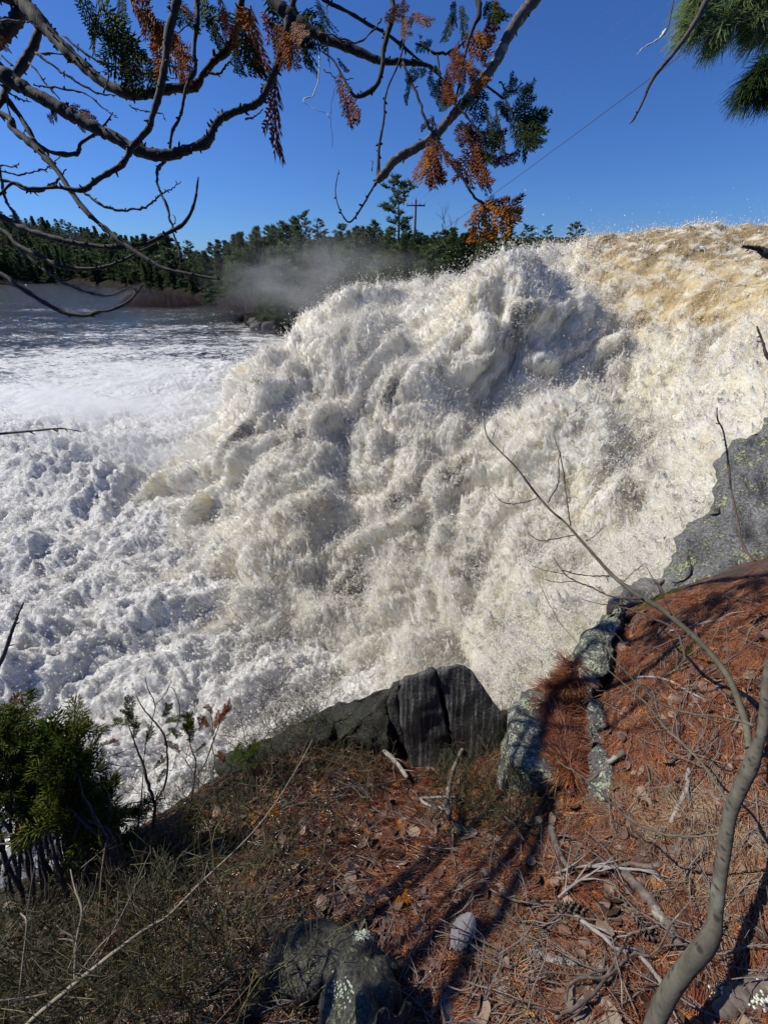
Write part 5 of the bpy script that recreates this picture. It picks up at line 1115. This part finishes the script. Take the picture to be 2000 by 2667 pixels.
# ------------------------------------------------------------------ stems, grass and moss on the bank
def stem_mesh(seed, H=1., br=3):
    r = np.random.RandomState(seed); mb = MB(); d = np.array([r.normal(0, .25), r.normal(0, .25), 1.]); p = np.zeros(3); P = [p]
    for i in range(7): d = d + r.normal(0, .16, 3); d /= np.linalg.norm(d); p = p + d / 7; P.append(p)
    mb.tube(P, np.linspace(.0062, .003, 8), 4)
    for k in range(br):
        i = r.randint(2, 7); e = d * .6 + r.normal(0, .6, 3); e /= np.linalg.norm(e); q = P[i]; l = r.uniform(.18, .4); Q = [q, q + e * l * .5, q + e * l + r.normal(0, .04, 3)]; mb.tube(Q, [.005, .0035, .002], 3)
        for _ in range(2): u = e + r.normal(0, .6, 3); mb.tube([Q[1], Q[1] + u * .10], [.003, .0015], 3)
    return mb
STEM = litter_mat('green_stems', [(0, (.022, .022, .010)), (.5, (.055, .055, .018)), (.85, (.12, .11, .035)), (1, (.20, .17, .09))], .5, .5)
def mossiness(px, py, P): return np.clip(1 - sstep(450, 1000, px + .25 * (py - 2250)), 0, 1)
def upright(name, P, T, h0, h1, lab, lean=.35):
    n = len(P); s = rng.uniform(h0, h1, n); return gn_instances(name, P, np.c_[s, s, s], np.c_[rng.normal(0, lean, n), rng.normal(.1, lean, n), rng.uniform(0, 6.28, n)], T, lab)
ST_T = [template('s', stem_mesh(i), STEM) for i in range(8)]
upright('bilberry_stems', ground_scatter(1500, (-60, 1150, 1750, 2720), mossiness), ST_T, .12, .34, 'wiry green brown stems growing all over the lower left bank')
upright('bilberry_stems', ground_scatter(520, (1130, 1400, 1900, 2180)), ST_T, .10, .24, 'dense tuft of green bilberry stems below the split slab', .3)
upright('bare_brush', ground_scatter(110, (340, 900, 1880, 2100), lambda px, py, P: edge_dist(P[:, 0], P[:, 1]) > -.3), [template('s', stem_mesh(30 + i, br=6), STEM) for i in range(5)], .16, .38, 'fine leafless brush fringing the brink', .3)
upright('bilberry_stems', ground_scatter(420, (600, 1000, 1830, 2050)), ST_T, .08, .20, 'fine stems along the mossy brink left of the slab', .3)
GRASS = litter_mat('dry_grass', [(0, (.06, .05, .022)), (1, (.20, .17, .09))], .5, .5)
def blade(seed):
    r = np.random.RandomState(seed); mb = MB()
    for k in range(4):
        a = r.uniform(0, 6.28); c = r.uniform(.15, .7); t = np.linspace(0, 1, 6); mb.tube(np.c_[np.cos(a) * c * t ** 2, np.sin(a) * c * t ** 2, t * (1 - .25 * c * t)], np.linspace(.006, .0015, 6), 3)
    return mb
upright('dry_grass', ground_scatter(380, (-60, 1250, 1780, 2720), mossiness), [template('g', blade(i), GRASS) for i in range(4)], .08, .26, 'thin dry grass among the stems at the lower left', .4)
MOSSM = litter_mat('moss_tips', [(0, (.030, .050, .006)), (.6, (.075, .12, .012)), (1, (.15, .20, .02))], .6, .3)
def moss_tuft(seed):
    r = np.random.RandomState(seed); mb = MB()
    for k in range(16): a = r.uniform(0, 6.28); e = r.uniform(.2, 1.4); d = np.array([math.cos(a) * math.cos(e), math.sin(a) * math.cos(e), math.sin(e)]); p = r.normal(0, .3, 3) * (1, 1, 0); mb.tube([p, p + d * .8], [.10, .02], 3, cap=False)
    return mb
def moss(px, py, n, sx, lab):
    c = on_ground(px, py); P = c + rng.normal(0, sx, (n, 3)) * (1.4, .8, 0); P[:, 2] = ground_z(P[:, 0], P[:, 1]) + .004
    s = rng.uniform(.008, .018, n); gn_instances('moss', P, np.c_[s, s, s], np.c_[0 * s, 0 * s, rng.uniform(0, 6, n)], [template('m', moss_tuft(i), MOSSM) for i in range(3)], lab)
moss(700, 2395, 500, .05, 'bright green moss cushion left of the mossy rock'); moss(450, 2200, 1500, .13, 'green moss mat on the lower left brink'); moss(1795, 1700, 260, .035, 'small moss patch in the needle bed on the right')
moss(1710, 1565, 160, .03, 'moss cushion under the grey boulder'); moss(600, 2250, 500, .12, 'thin moss between the stems'); moss(860, 1870, 500, .07, 'moss on the rock rim left of the split slab'); moss(15, 2560, 300, .03, 'bright moss tuft at the lower left edge')
# ------------------------------------------------------------------ things lying on the bank
def bigleaf(px, py, size, lab, col, rz, tilt=(.1, .1), seed=1, lift=.025, shape=1.):
    lift += .004
    c = on_ground(px, py); n = 15; V = []; r = np.random.RandomState(seed)
    for i in range(n):
        a = i / (n - 1)
        for j, b in enumerate(np.linspace(-1, 1, 9)):
            w = (.44 * math.sin(math.pi * min(1, a * .97 + .03)) ** .62) * shape * (1 + (.05 * ((i % 2) * 2 - 1)) * (abs(b) > .9)); y = b * w
            V.append((a - .5, y, .16 * abs(b) ** 1.4 * w + .25 * (a - .5) ** 2 + .03 * math.cos(b * 9 + a * 5) * abs(b) + r.normal(0, .004)))
    mb = MB().add(np.array(V) * size, None, grid_quads(n, 9)); V2 = np.array([(x, 0, .25 * x * x + .004) for x in np.linspace(-.5, .62, 8)]) * size
    col = tuple(x * .62 for x in col); e_ = aligned(np.array([c]), .05, np.array([rz]))[0]
    t = empty('dead_leaf', (c[0], c[1], c[2] + lift), lab, 'leaf'); t.rotation_euler = (e_[0] + tilt[0] * .5, e_[1] + tilt[1] * .5, e_[2])
    m = NT('leaf_' + str(seed)); co = m.objco(); f = m.noise(35, 5, .7, co=co); mat = m.pbr(m.mix(m.rng(f, .3, .7), tuple(x * .65 for x in col), col), .6, m.bump(f, .5, .003), .2)
    for nm, b, mt in (('blade', mb, mat), ('stalk', MB().tube(V2, [.0016] * 7 + [.001], 4), TWIGM)):
        me = b.mesh(nm); me.materials.append(mt); o = bpy.data.objects.new(nm, me); SC.collection.objects.link(o); o.parent = t
for a in [(1205,2440,.10,'large pale grey oval leaf with a toothed edge near the bottom centre',(.34,.32,.33),1.0,(.15,-.1),1,.035,.78),
          (1222,2180,.062,'round mauve grey leaf lying below the bilberry tuft',(.24,.20,.23),.8,(.1,.1),2,.02,1.25),
          (1105,2335,.055,'small upright grey leaf tip in the needles',(.20,.17,.18),1.5,(.5,.2),3,.02,.8),
          (1190,2640,.085,'wrinkled grey leaf near the bottom edge right of the mossy rocks',(.24,.21,.21),.9,(.1,.2),4,.02,1.1),
          (1300,2570,.060,'cream curled leaf low on the bank with a torn tip',(.52,.45,.37),2.0,(.6,.3),5,.03,.8),
          (1312,2600,.060,'tan leaf tucked just under the cream curled one',(.44,.34,.26),.2,(.2,.1),6,.02,1.1),
          (1535,2650,.10,'broad beige leaf at the bottom edge beside the young tree',(.44,.35,.26),1.1,(.1,.1),7,.025,1.3),
          (1765,2450,.055,'brown leaf behind the trunk fork',(.26,.18,.13),1.4,(.2,.3),8,.02,1.2),
          (890,2360,.07,'dark wet leaf just above the mossy rock',(.10,.085,.09),1.2,(.3,.1),9,.02,1.),
          (745,2430,.06,'slate coloured wet leaf at the left flank of the mossy rock',(.12,.11,.12),.4,(.1,.1),10,.02,1.),
          (1410,2230,.055,'tan leaf under the dark stick',(.28,.19,.13),.6,(.2,0),11,.02,1.2),
          (690,2620,.07,'crumpled pinkish brown leaf at the bottom left of the rocks',(.22,.14,.12),1.7,(.3,.3),12,.02,1.1),
          (1000,2300,.05,'small brown wet leaf in the centre of the litter',(.15,.08,.06),2.2,(.2,.1),13,.02,1.),
          (600,2400,.06,'shiny brown leaf among the stems',(.14,.09,.08),.3,(.3,.1),14,.03,1.),
          (1090,2430,.035,'little silvery leaf left of the large grey leaf',(.30,.27,.28),.9,(.1,.2),15,.02,1.1)]: bigleaf(*a)
def fallen_frond(px, py, a, L, mat, lab, k='m'):
    c = on_ground(px, py); i = random.randrange(3); o = bpy.data.objects.new('fallen_cedar_spray', frond_data(k, i, mat)); SC.collection.objects.link(o)
    e = on_ground(px + math.cos(R(a)) * L, py + math.sin(R(a)) * L); y = Vector(e - c); l = y.length; y.normalize(); z = Vector((random.gauss(0, .25), random.gauss(0, .25), 1)); x = y.cross(z).normalized(); z = x.cross(y)
    o.matrix_world = Matrix.Translation(Vector(c) + Vector((0, 0, .022))) @ Matrix((x, y, z)).transposed().to_4x4() @ Matrix.Diagonal((l, l, l, 1)); tag(o, lab, 'cedar spray', 'orange cedar sprays fallen on the bank')
for px, py, a, L, m, w in [(650,2125,15,60,CO,'at the top of the stems left of the leaf litter'),(785,2205,80,45,CO,'left of centre, pointing down the slope'),(835,2250,100,50,CO,'in the dark litter above the mossy rock'),(540,2290,-40,55,CO,'half hidden between the green stems'),(415,2590,100,60,CO,'alone at the bottom left'),
     (1010,2370,0,60,CO,'just right of the top of the mossy rock'),(1000,2600,95,60,CR,'in front of the rounded bottom rock'),(1035,2140,70,35,CO,'near the wet glints in the centre'),(1330,2270,60,60,CB,'beside the dark stick right of centre'),(1660,2320,80,50,CR,'above the crooked grey stick'),
     (1770,2120,100,55,CO,'below the upright dead stub'),(1900,2300,60,70,CR,'right of the young tree trunk'),(1830,2560,20,110,CR,'at the bottom right beside the lichen stick'),(1800,1720,10,60,CO,'in the needle bed beneath the curved branch'),(1500,2600,100,45,CO,'near the bottom edge left of the trunk'),(1160,2560,90,50,CO,'right of the rounded bottom rock'),(1950,2020,80,50,CR,'at the right edge above the trunk fork'),(870,2400,160,40,CR,'on the shoulder of the mossy rock'),(1460,2080,30,50,CO,'below the needle covered lichen rocks'),(950,2230,30,45,CR,'in the middle of the dark litter')]:
    fallen_frond(px, py, a, L, m, ('rusty red' if m is CR else 'pale tan' if m is CB else 'orange') + ' fallen cedar spray ' + w)
def ground_stick(name, L, lab, mat, seed=0, lift=.012, cat='stick', tw=0, sides=8):
    lift += .008
    P = []
    for px, py, w in L:
        c = on_ground(px, py); P.append(np.r_[c + (0, 0, lift), w / FPX * np.linalg.norm(c - EYE) / 2 * .92])
    S = smooth_path(P, 6); r = np.random.RandomState(seed); k = len(S)
    S[:, 2] = np.maximum(S[:, 2], ground_z(S[:, 0], S[:, 1]) + np.abs(S[:, 3]) * .6)
    t = empty(name, S[0, :3], lab, cat); mb = MB().tube(S[:, :3] + r.normal(0, 1, (k, 3)) * np.abs(S[:, 3:]) * .12, np.abs(S[:, 3]) * (1 + .08 * r.normal(0, 1, k)), sides); mb.build('stem', mat, t)
    for _ in range(tw):
        i = r.randint(2, k - 2); p = S[i, :3]; e = S[i + 1, :3] - S[i - 1, :3]; e /= np.linalg.norm(e); e = e + r.normal(0, .5, 3) * (1, 1, .4) + (0, 0, .15); e /= np.linalg.norm(e); l = r.uniform(.05, .14); MB().tube([p, p + e * l * .5, p + e * l + r.normal(0, .01, 3)], [.0028, .002, .001], 5).build('twig', mat, t)
STK = m_bark('dead_stick', (.045, .035, .03), (.17, .135, .11), 45, (1, 1, .3), .004, (.26, .25, .2)); STG = m_bark('grey_stick', (.13, .11, .10), (.34, .31, .28), 45, (1, 1, .3), .003); STC = m_bark('cut_wood', (.42, .30, .20), (.58, .44, .32), 30, bump=.002)
def g5(L): return c5(L)
ground_stick('fallen_stick', g5([(10,830,36),(70,900,34),(130,950,36),(190,1010,26)]), 'short dark mossy stick left of the bleached needle bundles', STK, 1)
ground_stick('fallen_stick', g5([(395,590,30),(420,670,32),(450,760,28),(500,830,18)]), 'dark broken stick standing out of the needles', STK, 2, .03)
ground_stick('fallen_stick', g5([(800,180,26),(730,225,22),(650,300,18),(580,360,16),(490,410,14)]), 'blackened stick lying across the narrow lichen rock', STK, 3, .05)
ground_stick('fallen_stick', g5([(800,850,34),(870,920,38),(950,1010,42),(1010,1100,42),(1060,1180,44),(1120,1270,40)]), 'thick mottled stick behind the young tree', STK, 4, .03, tw=2)
ground_stick('fallen_stick', g5([(270,1300,26),(350,1330,32),(440,1360,34),(540,1375,34),(640,1390,30),(720,1400,14)]), 'smooth grey stick lying level near the bottom', STG, 5, .02, tw=1)
ground_stick('fallen_stick', g5([(1175,260,16),(1170,330,20),(1160,400,22),(1120,470,18),(1070,570,16)]), 'pale upright stub in the needle bed', STG, 6, .03)
ground_stick('fallen_stick', g5([(1130,650,24),(1110,720,24),(1050,790,22),(960,815,20),(850,800,15),(740,815,14),(620,800,12),(560,760,10),(530,710,6)]), 'curved root like branch looping through the needles', STK, 7, .025, tw=4)
ground_stick('fallen_stick', g5([(420,860,9),(520,825,11),(640,820,12),(740,830,12),(860,840,10),(980,850,8)]), 'thin bleached branch across the bleached needles', STG, 8, .035, tw=5)
ground_stick('fallen_stick', g5([(430,1000,10),(490,950,10),(560,900,10),(640,860,9),(740,830,6)]), 'thin forked grey twig above the dark hollow', STG, 9, .04, tw=4)
ground_stick('fallen_stick', g5([(440,1050,12),(520,1100,15),(600,1160,17),(680,1220,17),(760,1290,18),(850,1300,16),(930,1380,16),(1000,1480,18),(1050,1540,14)]), 'long crooked twig running down to the trunk', STG, 10, .035, tw=6)
ground_stick('fallen_stick', g5([(350,1150,24),(400,1230,26),(470,1300,22)]), 'short dark stick in the hollow', STK, 11, .01)
ground_stick('fallen_stick', g5([(990,1170,8),(900,1195,9),(820,1220,10),(780,1290,10),(720,1400,11),(680,1470,12),(600,1570,13),(500,1640,14),(400,1690,14)]), 'slender twig arching down to the bottom edge', STK, 12, .05, tw=4)
ground_stick('fallen_stick', g5([(460,1600,8),(480,1510,9),(560,1465,10),(680,1465,10),(780,1380,9),(850,1330,9),(930,1340,8),(1000,1290,6),(1140,1275,6)]), 'wavy twig between the grey stick and the trunk', STK, 13, .05, tw=2)
ground_stick('fallen_stick', g5([(0,860,9),(60,960,9),(200,1020,9),(330,1040,9),(430,1050,8)]), 'wiry twig over the bleached needle bundle', STK, 14, .04, tw=4)
ground_stick('fallen_stick', [(1255,2520,18),(1130,2370,8),(1090,2340,6)], 'brown bent root strand right of the rounded rock', STK, 15, .015)
ground_stick('fallen_stick', c5([(290,1700,12),(200,1600,15),(150,1540,9),(100,1500,6)]), 'slim stick at the bottom centre', STG, 16, .02)
ground_stick('fallen_stick', [(1165,2120,6),(1120,2110,7),(1100,2090,6),(1205,2085,4)], 'curved pale twig in the bilberry tuft', STG, 17, .03)
ground_stick('fallen_stick', [(1210,1960,8),(1180,2020,9),(1165,2080,10),(1160,2120,12),(1165,2165,12)], 'black lichen tipped twig standing in the bilberry tuft', STK, 18, .10, tw=2)
ground_stick('fallen_stick', [(950,1920,8),(990,1960,10),(1030,2000,11),(1060,2040,9)], 'bleached twig below the slab edge', STG, 19, .05, tw=3)
ground_stick('fallen_stick', c3([(1120,630,10),(1200,620,9),(1290,590,8),(1400,572,6)]), 'white forked twig lying on the upper needle bed', STG, 20, .02, tw=3)
ground_stick('fallen_stick', c3([(920,880,7),(1030,880,10),(1130,910,11),(1210,960,10),(1290,1000,6)]), 'lichen flecked stick in the middle needle bed', STG, 21, .02, tw=4)
ground_stick('fallen_stick', c3([(1190,1100,10),(1270,1190,12),(1330,1250,12),(1380,1300,16)]), 'dark stick near the base of the long side branch', STK, 22, .02, tw=2)
# the lichen covered stick in the lower right corner
t0 = on_ground(1870, 2610); ground_stick('lichen_stick', [(1850,2650,22),(1900,2615,30),(1950,2590,30),(2010,2585,28),(2060,2590,26)], 'rotting stick shaggy with white lichen in the bottom right corner', STK, 23, .03)
lb = MB(); r = np.random.RandomState(2)
for i in range(420):
    q = on_ground(r.choice([1860, 1880, 1960, 1985]) + r.normal(0, 11), r.choice([2620, 2600]) + r.normal(0, 9)) + (0, 0, .035); lb.add(IV * r.uniform(.0018, .0045) * (1, 1, .6) + q + r.normal(0, .006, 3), IF)
tag(lb.build('lichen_tufts', LICHM, None), 'shaggy white lichen tufts on the corner stick', kind='stuff')
from mathutils.bvhtree import BVHTree
def _bvh():
    V, F = [], []
    for o in SC.objects:
        if o.name.startswith('mossy_rock'): k = len(V); V += [o.location + v.co for v in o.data.vertices]; F += [[k + i for i in p.vertices] for p in o.data.polygons]
    return BVHTree.FromPolygons(V, F)
BV = _bvh()
def on_rock(px, py):
    h = BV.ray_cast(Vector(EYE), Vector(ray(px, py))); return np.array(h[0]) if h[0] is not None else on_ground(px, py)
lb = MB()
for cx, cy2, n, s in ((942,2430,110,8),(1190,2165,90,8),(1160,2100,60,10),(890,2580,30,20)):
    for i in range(n * 2):
        x_, y_ = cx + r.normal(0, s), cy2 + r.normal(0, s); q = on_rock(x_, y_) if cx in (942, 890) else on_ground(x_, y_) + (0, 0, .03)
        lb.add(IV * r.uniform(.0012, .0032) * (1, 1, .5) + q, IF)
tag(lb.build('lichen_rosettes', m_flat('pale_lichen', (.36, .42, .32), .8)), 'pale lichen rosettes on rock and twig', kind='stuff')
# pine cones
CONEM = m_bark('cone_scales', (.05, .035, .025), (.16, .11, .08), 30, bump=.002)
def cone(px, py, rz, lab):
    c = on_ground(px, py); t = empty('pine_cone', (c[0], c[1], c[2] + .035), lab, 'pine cone'); t.rotation_euler = (R(80), .2, rz); mb = MB()
    for i in range(70):
        f = i / 70; a = i * 2.4; z = (f - .5) * .11; rr = .019 * math.sin(math.pi * (f * .85 + .12)) + .003; u = np.array([math.cos(a), math.sin(a), 0]); v = np.array([-u[1], u[0], 0]); p = u * rr * .4 + (0, 0, z); q = u * rr * 1.15 + (0, 0, z + .007)
        mb.add([p + v * .004, p - v * .004, q - v * .0065, q + v * .0065, p + (0, 0, -.004), q + (0, 0, -.003)], [(0, 4, 3), (3, 4, 5), (1, 2, 4), (2, 5, 4)], [(0, 3, 2, 1), (2, 3, 5, 5)][:1])
    for nm, b in (('scales', mb), ('core', MB().tube([(0, 0, -.055), (0, 0, .05)], [.009, .005], 6))):
        me = b.mesh(nm, False); me.materials.append(CONEM); o = bpy.data.objects.new(nm, me); SC.collection.objects.link(o); o.parent = t; 
        if nm == 'scales': o['kind'] = 'stuff'
cone(1688, 2455, .4, 'dark open pine cone beside the thick mottled stick'); cone(1480, 2385, 1.4, 'pine cone half buried left of the thick mottled stick')
# long leaning stem that crosses the lower left
def long_stem(L, d, lab, mat, tw):
    t = empty('leaning_stem', at_d(L[0][0], L[0][1], d[0]), lab, 'stem'); mb = MB(); S = tube_px(mb, L, d, 7, .05, 6); mb.build('stem', mat, t); mb = MB()
    for l, dd in tw: q = MB(); tube_px(q, l, dd, 5, .1, 6); q.build('twig', mat, t)
PALES = m_bark('pale_stem', (.13, .105, .075), (.33, .28, .21), 40, bump=.001)
long_stem(c6([(60,1860,30),(180,1740,26),(300,1640,24),(420,1540,22),(560,1430,20),(690,1335,18),(800,1270,15),(900,1170,13),(1000,1070,11),(1140,940,9),(1250,820,8),(1350,680,6),(1440,530,5),(1500,420,4)]), (1.05, 1.15, 1.35, 1.7), 'long pale stem leaning diagonally across the lower left bank', PALES,
 [(c6([(800,1275,7),(850,1200,6),(910,1195,4)]), 1.3), (c6([(690,1340,7),(640,1230,6),(600,1050,4)]), 1.3), (c6([(300,1640,10),(380,1540,8),(470,1420,7),(560,1330,4)]), 1.15), (c6([(420,1560,9),(520,1380,8),(620,1190,6),(720,960,3)]), 1.2), (c6([(1190,905,5),(1270,930,5),(1340,970,4),(1355,1020,3)]), 1.6)])
long_stem(c6([(360,1580,16),(370,1380,14),(395,1240,12),(360,1130,9),(340,1040,5)]), (1.15, 1.3), 'pale forked dead stem standing in the dark lower left', PALES, [(c6([(370,1370,10),(310,1340,8),(275,1310,5)]), 1.2), (c6([(360,1385,9),(320,1375,7),(285,1375,4)]), 1.2), (c6([(395,1250,6),(450,1150,5),(470,1060,3)]), 1.25)])
long_stem(c6([(-40,1675,14),(80,1665,13),(170,1650,12),(250,1630,7)]), (1.1, 1.15), 'pale twig poking in level from the lower left edge', PALES, [])
long_stem(c6([(90,1680,11),(110,1500,10),(130,1300,9),(100,1250,5)]), (1.2, 1.3), 'thin grey upright stem at the far lower left', PALES, [(c6([(125,1300,6),(150,1130,5),(180,950,3)]), 1.3)])
long_stem(c6([(-30,920,10),(130,915,10),(260,890,9),(350,860,5)]), (1.6, 1.7), 'bent grey twig lying across the base of the cedar shrub', PALES, [(c6([(300,885,5),(400,1000,4)]), 1.65)])
long_stem(c6([(470,1400,12),(490,1050,10),(520,850,9),(525,700,7),(490,620,4)]), (1.35, 1.8), 'brown upright sapling stem in front of the cedar shrub', REDTW, [(c6([(490,1050,5),(460,1010,3)]), 1.5)])
long_stem(c6([(640,1300,11),(650,1100,10),(660,900,9),(680,700,8),(690,560,5)]), (1.4, 1.9), 'dark straight stem rising to the forked cedar sapling', TWIG_D, [])

# ------------------------------------------------------------------ mist
def m_mist(name, dens, cx):
    k = NT(name); t = k.n('ShaderNodeTexCoord').outputs['Object']; ln = k.n('ShaderNodeVectorMath', operation='LENGTH'); k.l(t, ln.inputs[0])
    fall = k.rng(ln.outputs['Value'], 1.0, .15); n = k.noise(1.9, 4, .6, co=t, dist=.6); f = k.math('MULTIPLY', fall, k.rng(n, .38, .72))
    v = k.n('ShaderNodeVolumePrincipled'); v.inputs['Color'].default_value = (.97, .98, 1, 1); k.l(k.math('MULTIPLY', f, dens), v.inputs['Density']); v.inputs['Anisotropy'].default_value = .25
    k.l(v.outputs[0], k.o.inputs['Volume']); return k.m
def mist(px, py, r, s, dens, lab, rot=0):
    c = at_r(px, py, r); o = MB().add(IV * 1.26, IF).build('mist', m_mist('mist_air', dens, 0)); o.location = c; o.scale = s; o.rotation_euler = (0, 0, rot); tag(o, lab, kind='stuff')
mist(270, 1030, 17, (6.5, 4.0, 1.5), .85, 'white mist drifting over the foam pool')
mist(620, 1560, 7.6, (2.6, 1.8, 1.2), .14, 'fine spray veil drifting at the foot of the fall')
mist(420, 1150, 13.5, (3.4, 2.4, 1.5), .35, 'spray cloud where the left jet meets the pool')
mist(820, 720, 34, (10, 6, 3.6), .10, 'thin mist blown up in front of the trees behind the falls')
mist(650, 900, 28, (4, 4, 1.6), .08, 'mist hanging at the rocky point')
